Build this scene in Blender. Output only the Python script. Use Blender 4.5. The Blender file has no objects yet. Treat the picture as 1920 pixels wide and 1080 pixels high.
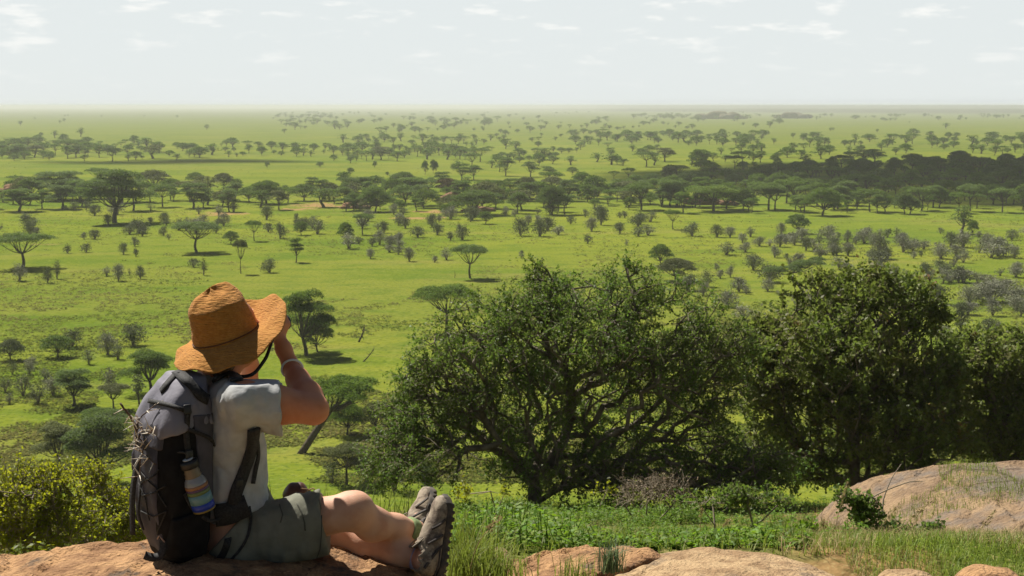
import bpy, math, random
import numpy as np
from mathutils import Vector, Matrix

# ------------------------------------------------------------------ camera, sky, sun, exposure
SC = bpy.context.scene
COL = SC.collection
PI = math.pi
R = math.radians
CZ = 30.0                       # eye height above the plain (the camera stands on a rock outcrop)
F = 2667.0                      # focal length in pixels of the 1920 wide photograph (a 50 mm lens)
PITCH = math.atan((540 - 198.0) / F)

cam = bpy.data.cameras.new('camera')
camo = bpy.data.objects.new('camera', cam)
COL.objects.link(camo)
cam.sensor_width = 36.0
cam.lens = 36.0 * F / 1920.0
cam.clip_start = 0.1
cam.clip_end = 150000.0
camo.location = (0, 0, CZ)
camo.rotation_euler = (PI / 2 - PITCH, 0, 0)
cam.dof.use_dof = True
cam.dof.focus_distance = 4.7
cam.dof.aperture_fstop = 18.0
SC.camera = camo

SUN_DIR = Vector((-0.50, 0.55, 1.0)).normalized()       # from the scene towards the sun
SUN_EL = math.asin(SUN_DIR.z)
SUN_ROT = math.atan2(SUN_DIR.x, SUN_DIR.y)

world = bpy.data.worlds.new('World')
SC.world = world
world.use_nodes = True
nt = world.node_tree
for n in list(nt.nodes):
    nt.nodes.remove(n)


def N(t, typ, **kw):
    n = t.nodes.new(typ)
    for k, v in kw.items():
        setattr(n, k, v)
    return n


sky = N(nt, 'ShaderNodeTexSky', sky_type='NISHITA')
sky.sun_disc = False
sky.sun_elevation = SUN_EL
sky.sun_rotation = SUN_ROT
sky.altitude = 1500.0
sky.air_density = 1.0
sky.dust_density = 1.5
sky.ozone_density = 1.0
# thin fair weather clouds near the horizon, laid out by direction on the sky itself
tc = N(nt, 'ShaderNodeTexCoord')
sep = N(nt, 'ShaderNodeSeparateXYZ')
nt.links.new(tc.outputs['Generated'], sep.inputs[0])
az = N(nt, 'ShaderNodeMath', operation='ARCTAN2')
nt.links.new(sep.outputs['X'], az.inputs[0]); nt.links.new(sep.outputs['Y'], az.inputs[1])
azs = N(nt, 'ShaderNodeMath', operation='MULTIPLY'); azs.inputs[1].default_value = 26.0
els = N(nt, 'ShaderNodeMath', operation='MULTIPLY'); els.inputs[1].default_value = 105.0
nt.links.new(az.outputs[0], azs.inputs[0]); nt.links.new(sep.outputs['Z'], els.inputs[0])
comb = N(nt, 'ShaderNodeCombineXYZ')
nt.links.new(azs.outputs[0], comb.inputs[0]); nt.links.new(els.outputs[0], comb.inputs[1])
cn = N(nt, 'ShaderNodeTexNoise'); cn.inputs['Scale'].default_value = 1.0; cn.inputs['Detail'].default_value = 5.0
cn.inputs['Roughness'].default_value = 0.55
nt.links.new(comb.outputs[0], cn.inputs['Vector'])
cr = N(nt, 'ShaderNodeMapRange'); cr.interpolation_type = 'SMOOTHSTEP'
cr.inputs['From Min'].default_value = 0.53; cr.inputs['From Max'].default_value = 0.72
cr.inputs['To Min'].default_value = 0.0; cr.inputs['To Max'].default_value = 0.6
nt.links.new(cn.outputs['Fac'], cr.inputs['Value'])
fade = N(nt, 'ShaderNodeMapRange')
fade.inputs['From Min'].default_value = 0.008; fade.inputs['From Max'].default_value = 0.05
nt.links.new(sep.outputs['Z'], fade.inputs['Value'])
cf = N(nt, 'ShaderNodeMath', operation='MULTIPLY')
nt.links.new(cr.outputs[0], cf.inputs[0]); nt.links.new(fade.outputs[0], cf.inputs[1])
mixc = N(nt, 'ShaderNodeMix', data_type='RGBA')
mixc.inputs[7].default_value = (7.6, 7.5, 7.2, 1)
nt.links.new(cf.outputs[0], mixc.inputs[0])
tint = N(nt, 'ShaderNodeMix', data_type='RGBA', blend_type='MULTIPLY')
tint.inputs[0].default_value = 1.0
tint.inputs[7].default_value = (0.27, 0.27, 0.27, 1)
nt.links.new(sky.outputs[0], tint.inputs[6])
veil = N(nt, 'ShaderNodeMix', data_type='RGBA')          # high thin veil whitening the lower sky
vf = N(nt, 'ShaderNodeMapRange')
vf.inputs['From Min'].default_value = 0.08; vf.inputs['From Max'].default_value = 0.42
vf.inputs['To Min'].default_value = 0.88; vf.inputs['To Max'].default_value = 0.0
nt.links.new(sep.outputs['Z'], vf.inputs['Value'])
va = N(nt, 'ShaderNodeMapRange')                                # the veil glows on the side of the sun
va.inputs['From Min'].default_value = -0.1; va.inputs['From Max'].default_value = 0.85
va.inputs['To Min'].default_value = 0.0
nt.links.new(sep.outputs['Y'], va.inputs['Value'])
vm = N(nt, 'ShaderNodeMath', operation='MULTIPLY')
nt.links.new(vf.outputs[0], vm.inputs[0]); nt.links.new(va.outputs[0], vm.inputs[1]); nt.links.new(vm.outputs[0], veil.inputs[0])
nt.links.new(tint.outputs[2], veil.inputs[6]); veil.inputs[7].default_value = (6.15, 6.5, 6.5, 1)
nt.links.new(veil.outputs[2], mixc.inputs[6])
bg = N(nt, 'ShaderNodeBackground'); bg.inputs['Strength'].default_value = 0.085
nt.links.new(mixc.outputs[2], bg.inputs['Color'])
wo = N(nt, 'ShaderNodeOutputWorld')
nt.links.new(bg.outputs[0], wo.inputs['Surface'])

sun = bpy.data.lights.new('sun', 'SUN')
sun.energy = 5.0
sun.angle = R(0.5)
sun.color = (1.0, 0.94, 0.84)
suno = bpy.data.objects.new('sun', sun)
COL.objects.link(suno)
suno.rotation_euler = SUN_DIR.to_track_quat('Z', 'Y').to_euler()
suno.location = (0, 0, 200)

SC.view_settings.view_transform = 'Standard'
SC.view_settings.look = 'None'
SC.view_settings.exposure = 0.72
SC.view_settings.gamma = 1.0
SC.cycles.max_bounces = 6
SC.cycles.diffuse_bounces = 3
SC.cycles.transmission_bounces = 3
SC.cycles.transparent_max_bounces = 8
SC.cycles.volume_bounces = 1
SC.cycles.use_denoising = True

FW = np.array((0, math.cos(PITCH), -math.sin(PITCH)))
UP = np.array((0, math.sin(PITCH), math.cos(PITCH)))
RT = np.array((1.0, 0, 0))
EYE = np.array((0, 0, CZ))


def ray(px, py):
    return FW + RT * ((px - 960) / F) + UP * ((540 - py) / F)


def P(px, py, y):
    """point on the sight line of a photo pixel at distance y from the eye plane"""
    d = ray(px, py)
    return EYE + d * (y / d[1])


def G(px, py):
    """where the sight line of a photo pixel meets the plain"""
    d = ray(px, py)
    return EYE + d * (-CZ / d[2])


# ------------------------------------------------------------------ small helpers
def link(o, parent=None):
    COL.objects.link(o)
    if parent is not None:
        o.parent = parent
    return o


def tag(o, label=None, cat=None, group=None, kind=None):
    if label: o['label'] = label
    if cat: o['category'] = cat
    if group: o['group'] = group
    if kind: o['kind'] = kind
    return o


def empty(name, loc=(0, 0, 0)):
    o = bpy.data.objects.new(name, None)
    o.empty_display_size = 0.1
    o.location = loc
    return link(o)


def mesh_data(name, V, faces, mats, smooth=False, mi=None):
    """faces: list of (array (M,k)) of equal k, several allowed"""
    V = np.asarray(V, np.float32)
    if not isinstance(faces, (list, tuple)):
        faces = [faces]
    faces = [np.asarray(f, np.int32) for f in faces if len(f)]
    me = bpy.data.meshes.new(name)
    me.vertices.add(len(V))
    me.vertices.foreach_set('co', V.ravel())
    nl = sum(f.size for f in faces)
    me.loops.add(nl)
    me.loops.foreach_set('vertex_index', np.concatenate([f.ravel() for f in faces]))
    tot = np.concatenate([np.full(len(f), f.shape[1], np.int32) for f in faces])
    st = np.concatenate(([0], np.cumsum(tot)[:-1])).astype(np.int32)
    me.polygons.add(len(tot))
    me.polygons.foreach_set('loop_start', st)
    try:
        me.polygons.foreach_set('loop_total', tot)
    except Exception:
        pass
    if mi is not None:
        me.polygons.foreach_set('material_index', np.asarray(mi, np.int32))
    if smooth:
        me.polygons.foreach_set('use_smooth', np.ones(len(tot), bool))
    for m in (mats if isinstance(mats, (list, tuple)) else [mats]):
        me.materials.append(m)
    me.update(calc_edges=True)
    return me


def obj(name, me, parent=None):
    return link(bpy.data.objects.new(name, me), parent)


class MB:
    """collects pieces into one mesh"""
    def __init__(self):
        self.v = []; self.q = []; self.t = []; self.qm = []; self.tm = []; self.n = 0

    def add(self, V, Q=None, T=None, m=0):
        V = np.asarray(V, np.float32).reshape(-1, 3)
        if Q is not None and len(Q):
            self.q.append(np.asarray(Q, np.int32) + self.n); self.qm.append(np.full(len(Q), m))
        if T is not None and len(T):
            self.t.append(np.asarray(T, np.int32) + self.n); self.tm.append(np.full(len(T), m))
        self.v.append(V); self.n += len(V)
        return self

    def data(self, name, mats, smooth=False):
        f = []; mi = []
        if self.q: f.append(np.concatenate(self.q)); mi.append(np.concatenate(self.qm))
        if self.t: f.append(np.concatenate(self.t)); mi.append(np.concatenate(self.tm))
        return mesh_data(name, np.concatenate(self.v), f, mats, smooth, np.concatenate(mi))

    def build(self, name, mats, parent=None, smooth=False):
        return obj(name, self.data(name, mats, smooth), parent)


def unit(a):
    a = np.asarray(a, float)
    return a / (np.linalg.norm(a, axis=-1, keepdims=True) + 1e-12)


def perp(d):
    d = unit(d)
    a = np.where(np.abs(d[..., 2:3]) < 0.9, np.array((0, 0, 1.0)), np.array((1.0, 0, 0)))
    u = unit(np.cross(a, d))
    return u, np.cross(d, u)


def tubes(A, B, ra, rb, k=5):
    """separate tapered prisms from A[i] to B[i]"""
    A = np.asarray(A, float); B = np.asarray(B, float)
    n = len(A)
    u, v = perp(B - A)
    th = np.arange(k) * 2 * PI / k
    c = np.cos(th)[None, :, None]; s = np.sin(th)[None, :, None]
    ring = u[:, None] * c + v[:, None] * s
    ra = np.broadcast_to(np.asarray(ra, float), (n,))[:, None, None]
    rb = np.broadcast_to(np.asarray(rb, float), (n,))[:, None, None]
    V = np.concatenate([A[:, None] + ring * ra, B[:, None] + ring * rb], 1).reshape(-1, 3)
    base = (np.arange(n) * 2 * k)[:, None]
    i = np.arange(k)[None]; j = (np.arange(k)[None] + 1) % k
    Q = np.stack([base + i, base + j, base + k + j, base + k + i], -1).reshape(-1, 4)
    return V, Q


def path_tube(pts, r, k=8, cap=True):
    """one continuous tube along a polyline, radius scalar or per point"""
    pts = np.asarray(pts, float); n = len(pts)
    r = np.broadcast_to(np.asarray(r, float), (n,))
    d = np.gradient(pts, axis=0); d = unit(d)
    u = np.zeros_like(pts); v = np.zeros_like(pts)
    u0, v0 = perp(d[0]); u[0] = u0; v[0] = v0
    for i in range(1, n):
        w = u[i - 1] - d[i] * np.dot(u[i - 1], d[i])
        u[i] = unit(w); v[i] = np.cross(d[i], u[i])
    th = np.arange(k) * 2 * PI / k
    V = (pts[:, None] + (u[:, None] * np.cos(th)[None, :, None] + v[:, None] * np.sin(th)[None, :, None]) * r[:, None, None]).reshape(-1, 3)
    Q = []
    for i in range(n - 1):
        for j in range(k):
            Q.append((i * k + j, i * k + (j + 1) % k, (i + 1) * k + (j + 1) % k, (i + 1) * k + j))
    T = []
    if cap:
        V = np.vstack([V, pts[0], pts[-1]])
        for j in range(k):
            T.append((n * k, (j + 1) % k, j)); T.append((n * k + 1, (n - 1) * k + j, (n - 1) * k + (j + 1) % k))
    return V, np.array(Q), np.array(T) if T else None


def smooth_path(pts, n=24):
    """Catmull-Rom through the points"""
    p = np.asarray(pts, float)
    p = np.vstack([2 * p[0] - p[1], p, 2 * p[-1] - p[-2]])
    out = []
    m = len(p) - 3
    for t in np.linspace(0, m - 1e-6, n):
        i = int(t); f = t - i
        a, b, c, d = p[i], p[i + 1], p[i + 2], p[i + 3]
        out.append(0.5 * ((2 * b) + (-a + c) * f + (2 * a - 5 * b + 4 * c - d) * f * f + (-a + 3 * b - 3 * c + d) * f ** 3))
    return np.array(out)


def ribbon(pts, nrm, w, t=0.002, n=None):
    """a flat strap along pts; nrm = outward normal(s)"""
    p = smooth_path(pts, n or len(pts) * 6)
    nr = np.asarray(nrm, float)
    if nr.ndim == 1:
        nr = np.repeat(nr[None], len(p), 0)
    else:
        q = np.linspace(0, len(nr) - 1, len(p))
        nr = np.stack([np.interp(q, np.arange(len(nr)), nr[:, i]) for i in range(3)], 1)
    d = unit(np.gradient(p, axis=0))
    s = unit(np.cross(d, nr)); nn = unit(np.cross(s, d))
    w = np.broadcast_to(np.asarray(w, float), (len(p),))[:, None]
    V = np.concatenate([p + s * w / 2 + nn * t, p - s * w / 2 + nn * t, p - s * w / 2 - nn * t, p + s * w / 2 - nn * t], 1).reshape(-1, 3)
    Q = []
    for i in range(len(p) - 1):
        for j in range(4):
            Q.append((i * 4 + j, i * 4 + (j + 1) % 4, (i + 1) * 4 + (j + 1) % 4, (i + 1) * 4 + j))
    e = (len(p) - 1) * 4
    Q += [(3, 2, 1, 0), (e, e + 1, e + 2, e + 3)]
    return V, np.array(Q)


def box_v(c, ax, h):
    """box: centre, axes rows, half sizes"""
    c = np.asarray(c, float); ax = np.asarray(ax, float)
    s = np.array([(x, y, z) for x in (-1, 1) for y in (-1, 1) for z in (-1, 1)], float) * np.asarray(h)
    V = c + s @ ax
    Q = [(0, 1, 3, 2), (4, 6, 7, 5), (0, 4, 5, 1), (2, 3, 7, 6), (0, 2, 6, 4), (1, 5, 7, 3)]
    return V, np.array(Q)


# ---- numpy noise
def _hash(ix, iy, iz, seed):
    h = (ix.astype(np.uint32) * np.uint32(374761393) + iy.astype(np.uint32) * np.uint32(668265263)
         + iz.astype(np.uint32) * np.uint32(2147483647) + np.uint32(seed * 974711 + 1013))
    h = (h ^ (h >> np.uint32(13))) * np.uint32(1274126177)
    h = h ^ (h >> np.uint32(16))
    return h.astype(np.float32) / np.float32(4294967295.0)


def vnoise(x, y, z, seed=0):
    """value noise in 0..1"""
    with np.errstate(over='ignore'):
        x, y, z = np.broadcast_arrays(np.asarray(x, np.float32), np.asarray(y, np.float32), np.asarray(z, np.float32))
        ix = np.floor(x).astype(np.int64); iy = np.floor(y).astype(np.int64); iz = np.floor(z).astype(np.int64)
        fx = x - ix; fy = y - iy; fz = z - iz
        fx = fx * fx * (3 - 2 * fx); fy = fy * fy * (3 - 2 * fy); fz = fz * fz * (3 - 2 * fz)
        r = 0
        for dx in (0, 1):
            for dy in (0, 1):
                for dz in (0, 1):
                    w = (fx if dx else 1 - fx) * (fy if dy else 1 - fy) * (fz if dz else 1 - fz)
                    r = r + w * _hash(ix + dx, iy + dy, iz + dz, seed)
    return r


def fbm(x, y, z=0.0, o=4, seed=0, gain=0.5, lac=2.03):
    a = 1.0; s = 0.0; tot = 0.0
    for k in range(o):
        s = s + a * (vnoise(x, y, z, seed + k * 17) - 0.5)
        tot += a; a *= gain
        x = np.asarray(x) * lac + 3.7; y = np.asarray(y) * lac + 1.3; z = np.asarray(z) * lac + 5.1
    return s / tot * 2


# ---- material helper
def mat(name, col, rough=0.8, col2=None, scale=8.0, detail=4.0, contrast=(0.35, 0.65), bump=0.0, bscale=None, spec=0.5,
        coords='Object', island=0.0, objrand=0.0, trans=0.0, tcol=None, sss=0.0, col3=None, scale3=None, sheen=0.0, dist=0.01, c3=(0.55, 0.7), bstretch=None, cracks=0.0):
    m = bpy.data.materials.new(name)
    m.use_nodes = True
    t = m.node_tree
    b = t.nodes['Principled BSDF']; out = t.nodes['Material Output']
    b.inputs['Roughness'].default_value = rough
    b.inputs['Specular IOR Level'].default_value = spec
    tcn = N(t, 'ShaderNodeTexCoord')
    vec = tcn.outputs[coords]
    rgb = N(t, 'ShaderNodeRGB'); rgb.outputs[0].default_value = (*col, 1)
    c = rgb.outputs[0]

    def mixn(fac, a, colb, blend='MIX'):
        mx = N(t, 'ShaderNodeMix', data_type='RGBA', blend_type=blend)
        t.links.new(a, mx.inputs[6])
        if isinstance(colb, tuple): mx.inputs[7].default_value = (*colb, 1)
        else: t.links.new(colb, mx.inputs[7])
        if hasattr(fac, 'links') or hasattr(fac, 'node'): t.links.new(fac, mx.inputs[0])
        else: mx.inputs[0].default_value = fac
        return mx.outputs[2]

    def noise(sc, lo, hi, det=detail):
        nz = N(t, 'ShaderNodeTexNoise')
        nz.inputs['Scale'].default_value = sc; nz.inputs['Detail'].default_value = det
        if det >= 8: nz.inputs['Roughness'].default_value = 0.68
        t.links.new(vec, nz.inputs['Vector'])
        mr = N(t, 'ShaderNodeMapRange'); mr.interpolation_type = 'SMOOTHSTEP'
        mr.inputs['From Min'].default_value = lo; mr.inputs['From Max'].default_value = hi
        t.links.new(nz.outputs['Fac'], mr.inputs['Value'])
        return mr.outputs[0]
    if col2 is not None:
        c = mixn(noise(scale, *contrast), c, tuple(col2))
    if col3 is not None:
        c = mixn(noise(scale3 or scale * 0.3, *c3), c, tuple(col3))
    if cracks:
        wn = N(t, 'ShaderNodeTexNoise'); wn.inputs['Scale'].default_value = cracks * 2.2; wn.inputs['Detail'].default_value = 4
        t.links.new(vec, wn.inputs['Vector'])
        wv = N(t, 'ShaderNodeMix', data_type='RGBA', blend_type='LINEAR_LIGHT'); wv.inputs[0].default_value = 0.22
        t.links.new(vec, wv.inputs[6]); t.links.new(wn.outputs['Color'], wv.inputs[7])
        vo = N(t, 'ShaderNodeTexVoronoi', feature='DISTANCE_TO_EDGE'); vo.inputs['Scale'].default_value = cracks
        t.links.new(wv.outputs[2], vo.inputs['Vector'])
        mr = N(t, 'ShaderNodeMapRange'); mr.inputs['From Min'].default_value = 0.0; mr.inputs['From Max'].default_value = 0.022
        mr.inputs['To Min'].default_value = 0.75; mr.inputs['To Max'].default_value = 0.0
        t.links.new(vo.outputs['Distance'], mr.inputs['Value'])
        cm = N(t, 'ShaderNodeMath', operation='MULTIPLY'); t.links.new(mr.outputs[0], cm.inputs[0]); t.links.new(noise(cracks * .8, .46, .6, 3), cm.inputs[1])
        c = mixn(cm.outputs[0], c, (0.07, 0.045, 0.03))
    if island > 0:
        g = N(t, 'ShaderNodeNewGeometry')
        hs = N(t, 'ShaderNodeHueSaturation')
        mr = N(t, 'ShaderNodeMapRange'); mr.inputs['To Min'].default_value = 1 - island; mr.inputs['To Max'].default_value = 1 + island
        t.links.new(g.outputs['Random Per Island'], mr.inputs['Value'])
        t.links.new(mr.outputs[0], hs.inputs['Value'])
        ml = N(t, 'ShaderNodeMath', operation='MULTIPLY'); ml.inputs[1].default_value = 7.31
        fr = N(t, 'ShaderNodeMath', operation='FRACT')
        t.links.new(g.outputs['Random Per Island'], ml.inputs[0]); t.links.new(ml.outputs[0], fr.inputs[0])
        mh = N(t, 'ShaderNodeMapRange'); mh.inputs['To Min'].default_value = 0.5 - island * 0.06; mh.inputs['To Max'].default_value = 0.5 + island * 0.045
        t.links.new(fr.outputs[0], mh.inputs['Value']); t.links.new(mh.outputs[0], hs.inputs['Hue'])
        t.links.new(c, hs.inputs['Color']); c = hs.outputs[0]
    if objrand > 0:
        oi = N(t, 'ShaderNodeObjectInfo')
        hs = N(t, 'ShaderNodeHueSaturation')
        mr = N(t, 'ShaderNodeMapRange'); mr.inputs['To Min'].default_value = 1 - objrand; mr.inputs['To Max'].default_value = 1 + objrand
        t.links.new(oi.outputs['Random'], mr.inputs['Value']); t.links.new(mr.outputs[0], hs.inputs['Value'])
        ml = N(t, 'ShaderNodeMath', operation='MULTIPLY'); ml.inputs[1].default_value = 9.17
        fr = N(t, 'ShaderNodeMath', operation='FRACT')
        t.links.new(oi.outputs['Random'], ml.inputs[0]); t.links.new(ml.outputs[0], fr.inputs[0])
        ms = N(t, 'ShaderNodeMapRange'); ms.inputs['To Min'].default_value = 1 - objrand; ms.inputs['To Max'].default_value = 1 + objrand * 0.5
        t.links.new(fr.outputs[0], ms.inputs['Value']); t.links.new(ms.outputs[0], hs.inputs['Saturation'])
        t.links.new(c, hs.inputs['Color']); c = hs.outputs[0]
    t.links.new(c, b.inputs['Base Color'])
    if sheen:
        b.inputs['Sheen Weight'].default_value = sheen
    if sss:
        b.inputs['Subsurface Weight'].default_value = sss
        b.inputs['Subsurface Radius'].default_value = (1.0, 0.35, 0.2)
        b.inputs['Subsurface Scale'].default_value = 0.012
    if bump:
        nz = N(t, 'ShaderNodeTexNoise'); nz.inputs['Scale'].default_value = bscale or scale * 4; nz.inputs['Detail'].default_value = 5
        if bstretch:
            mp = N(t, 'ShaderNodeMapping'); mp.inputs['Scale'].default_value = bstretch; mp.inputs['Rotation'].default_value = (.3, .35, 0)
            t.links.new(vec, mp.inputs['Vector']); t.links.new(mp.outputs[0], nz.inputs['Vector'])
        else:
            t.links.new(vec, nz.inputs['Vector'])
        bp = N(t, 'ShaderNodeBump'); bp.inputs['Strength'].default_value = bump; bp.inputs['Distance'].default_value = dist
        t.links.new(nz.outputs['Fac'], bp.inputs['Height']); t.links.new(bp.outputs[0], b.inputs['Normal'])
    if trans > 0:
        tr = N(t, 'ShaderNodeBsdfTranslucent')
        t.links.new(c, tr.inputs['Color'])
        if tcol:
            tr_c = mixn(0.7, c, tuple(tcol)); t.links.new(tr_c, tr.inputs['Color'])
        ms = N(t, 'ShaderNodeMixShader'); ms.inputs[0].default_value = trans
        t.links.new(b.outputs[0], ms.inputs[1]); t.links.new(tr.outputs[0], ms.inputs[2])
        t.links.new(ms.outputs[0], out.inputs['Surface'])
    return m
# ------------------------------------------------------------------ the ground
def sstep(a, b, x):
    t = np.clip((np.asarray(x, float) - a) / (b - a), 0, 1)
    return t * t * (3 - 2 * t)


def hill(x, y):
    """height of the ground at (x, y): the slope of the outcrop hill, then the flat plain"""
    x = np.asarray(x, float); y = np.asarray(y, float)
    z = np.where(y < 6, 28.08 - 0.0 * y, 28.08 - 0.278 * (y - 6))
    z = z - 0.30 * sstep(6.0, 4.0, y)
    z = z - 1.5 * sstep(-1.3, -4.0, x) * sstep(4.6, 9, y)
    far = 22.5 - 0.47 * (y - 26)
    z = np.where(y > 26, far, z)
    z = z - 0.24 * sstep(6.5, 9.5, y) * sstep(26, 17, y)
    z = z + 0.07 * fbm(x * 0.5, y * 0.5, 0, 3, 5) * sstep(70, 30, y)
    z = z * sstep(120, 35, np.abs(x)) * sstep(-110, -40, y)
    return np.maximum(z, 0.0) - 4.0 * sstep(15500, 16500, np.maximum(np.abs(x), np.abs(y)))


def geo(a, b, n):
    return a * (b / a) ** (np.arange(1, n + 1) / n)


gx = np.concatenate([-geo(12, 16500, 36)[::-1], np.linspace(-12, 14, 105), geo(14, 16500, 36)])
gy = np.concatenate([-geo(5, 16500, 36)[::-1], np.linspace(-5, 3, 9)[:-1], np.linspace(3, 30, 109), geo(30, 16500, 100)])
X, Y = np.meshgrid(gx, gy, indexing='ij')
Z = hill(X, Y)
nx, ny = X.shape
idx = np.arange(nx * ny).reshape(nx, ny)
Q = np.stack([idx[:-1, :-1], idx[1:, :-1], idx[1:, 1:], idx[:-1, 1:]], -1).reshape(-1, 4)


def ground_material():
    m = bpy.data.materials.new('grassland'); m.use_nodes = True
    t = m.node_tree; b = t.nodes['Principled BSDF']
    b.inputs['Roughness'].default_value = 0.9; b.inputs['Specular IOR Level'].default_value = 0.0
    g = N(t, 'ShaderNodeTexCoord')
    L = t.links.new

    def noise(scale, lo, hi, stretch=(1, 1, 1), det=4, off=0.0):
        mp = N(t, 'ShaderNodeMapping'); mp.inputs['Scale'].default_value = stretch; mp.inputs['Location'].default_value = (off, off * 1.7, 0)
        L(g.outputs['Object'], mp.inputs['Vector'])
        nz = N(t, 'ShaderNodeTexNoise'); nz.inputs['Scale'].default_value = scale; nz.inputs['Detail'].default_value = det
        L(mp.outputs[0], nz.inputs['Vector'])
        r = N(t, 'ShaderNodeMapRange'); r.interpolation_type = 'SMOOTHSTEP'
        r.inputs['From Min'].default_value = lo; r.inputs['From Max'].default_value = hi
        L(nz.outputs['Fac'], r.inputs['Value'])
        return r.outputs[0]

    def mx(f, a, c):
        k = N(t, 'ShaderNodeMix', data_type='RGBA')
        if isinstance(f, float): k.inputs[0].default_value = f
        else: L(f, k.inputs[0])
        for s, v in ((6, a), (7, c)):
            if isinstance(v, tuple): k.inputs[s].default_value = (*v, 1)
            else: L(v, k.inputs[s])
        return k.outputs[2]

    def mul(a, c):
        k = N(t, 'ShaderNodeMath', operation='MULTIPLY')
        for s, v in ((0, a), (1, c)):
            if isinstance(v, float): k.inputs[s].default_value = v
            else: L(v, k.inputs[s])
        return k.outputs[0]
    c = mx(noise(0.010, 0.35, 0.66, (0.55, 1, 1)), (0.150, 0.190, 0.018), (0.192, 0.208, 0.024))
    c = mx(mul(noise(0.0035, 0.45, 0.62, (0.3, 1.4, 1), 4, 61.0), 0.6), c, (0.150, 0.165, 0.030))
    c = mx(mul(noise(0.035, 0.45, 0.66, (0.45, 1.1, 1), 6, 31.0), 0.8), c, (0.088, 0.140, 0.012))
    c = mx(mul(noise(0.05, 0.56, 0.68, (0.35, 1.2, 1), 6, 131.0), 0.55), c, (0.205, 0.190, 0.048))
    c = mx(mul(noise(0.22, 0.42, 0.72, (0.6, 1, 1), 6, 11.0), 0.65), c, (0.078, 0.128, 0.015))
    c = mx(mul(noise(0.9, 0.5, 0.75, (1, 1, 1), 6, 5.0), 0.55), c, (0.21, 0.235, 0.05))
    c = mx(mul(noise(1.6, 0.52, 0.68, (1, 1, 1), 3, 71.0), 0.6), c, (0.048, 0.085, 0.012))
    # bare reddish soil in small worn patches
    c = mx(mul(noise(0.06, 0.685, 0.76, (0.5, 1.2, 1), 5, 93.0), 0.55), c, (0.30, 0.20, 0.09))
    # a few larger bare patches
    for (px, py, rx, ry) in ((600, 385, 11, 16), (415, 401, 9, 10), (810, 397, 9, 8), (660, 388, 7, 8), (780, 409, 10, 5), (560, 392, 6, 6)):
        p = G(px, py)
        mp = N(t, 'ShaderNodeMapping', vector_type='TEXTURE')
        mp.inputs['Location'].default_value = p; mp.inputs['Scale'].default_value = (rx, ry, 1)
        L(g.outputs['Object'], mp.inputs['Vector'])
        nz = N(t, 'ShaderNodeTexNoise'); nz.inputs['Scale'].default_value = 0.25; nz.inputs['Detail'].default_value = 5
        L(g.outputs['Object'], nz.inputs['Vector'])
        ln = N(t, 'ShaderNodeVectorMath', operation='LENGTH'); L(mp.outputs[0], ln.inputs[0])
        nm = N(t, 'ShaderNodeMath', operation='MULTIPLY_ADD'); L(nz.outputs['Fac'], nm.inputs[0]); nm.inputs[1].default_value = 3.2; nm.inputs[2].default_value = -1.1
        ad = N(t, 'ShaderNodeMath', operation='ADD'); L(ln.outputs['Value'], ad.inputs[0]); L(nm.outputs[0], ad.inputs[1])
        r = N(t, 'ShaderNodeMapRange'); r.inputs['From Min'].default_value = 1.25; r.inputs['From Max'].default_value = 0.95
        L(ad.outputs[0], r.inputs['Value'])
        c = mx(mul(r.outputs[0], 0.75), c, (0.32, 0.19, 0.095))
    # far grass turns greyer: horizon haze tone put into the ground colour
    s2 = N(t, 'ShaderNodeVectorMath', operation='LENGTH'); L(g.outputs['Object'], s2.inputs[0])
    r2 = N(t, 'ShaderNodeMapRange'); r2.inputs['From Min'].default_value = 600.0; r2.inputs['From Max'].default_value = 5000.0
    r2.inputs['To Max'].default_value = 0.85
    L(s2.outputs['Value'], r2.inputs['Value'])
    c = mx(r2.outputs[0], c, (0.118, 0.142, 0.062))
    # the hill slope: greener, damp soil between the plants
    sp = N(t, 'ShaderNodeSeparateXYZ'); L(g.outputs['Object'], sp.inputs[0])
    r = N(t, 'ShaderNodeMapRange'); r.inputs['From Min'].default_value = 12.0; r.inputs['From Max'].default_value = 20.0
    L(sp.outputs['Z'], r.inputs['Value'])
    hc = mx(noise(1.3, 0.4, 0.6, (1, 1, 1), 5), (0.075, 0.105, 0.018), (0.13, 0.125, 0.042))
    hc = mx(mul(noise(0.8, 0.56, 0.64, (1, 1, 1), 5, 17.0), 0.8), hc, (0.28, 0.17, 0.08))
    hc = mx(mul(noise(14.0, 0.48, 0.66, (1, 1, 1), 6, 3.0), 0.7), hc, (0.045, 0.060, 0.014))
    hc = mx(mul(noise(30.0, 0.55, 0.68, (1, 1, 1), 4, 43.0), 0.6), hc, (0.30, 0.24, 0.11))
    c = mx(r.outputs[0], c, hc)
    L(c, b.inputs['Base Color'])
    nz = N(t, 'ShaderNodeTexNoise'); nz.inputs['Scale'].default_value = 1.3; nz.inputs['Detail'].default_value = 8
    L(g.outputs['Object'], nz.inputs['Vector'])
    bp = N(t, 'ShaderNodeBump'); bp.inputs['Strength'].default_value = 0.75; bp.inputs['Distance'].default_value = 0.35
    L(nz.outputs['Fac'], bp.inputs['Height']); L(bp.outputs[0], b.inputs['Normal'])
    return m


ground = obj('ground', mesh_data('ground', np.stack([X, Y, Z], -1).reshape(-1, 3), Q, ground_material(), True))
tag(ground, 'green grassy plain running to the horizon below the rocky hill', kind='structure')


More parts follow.
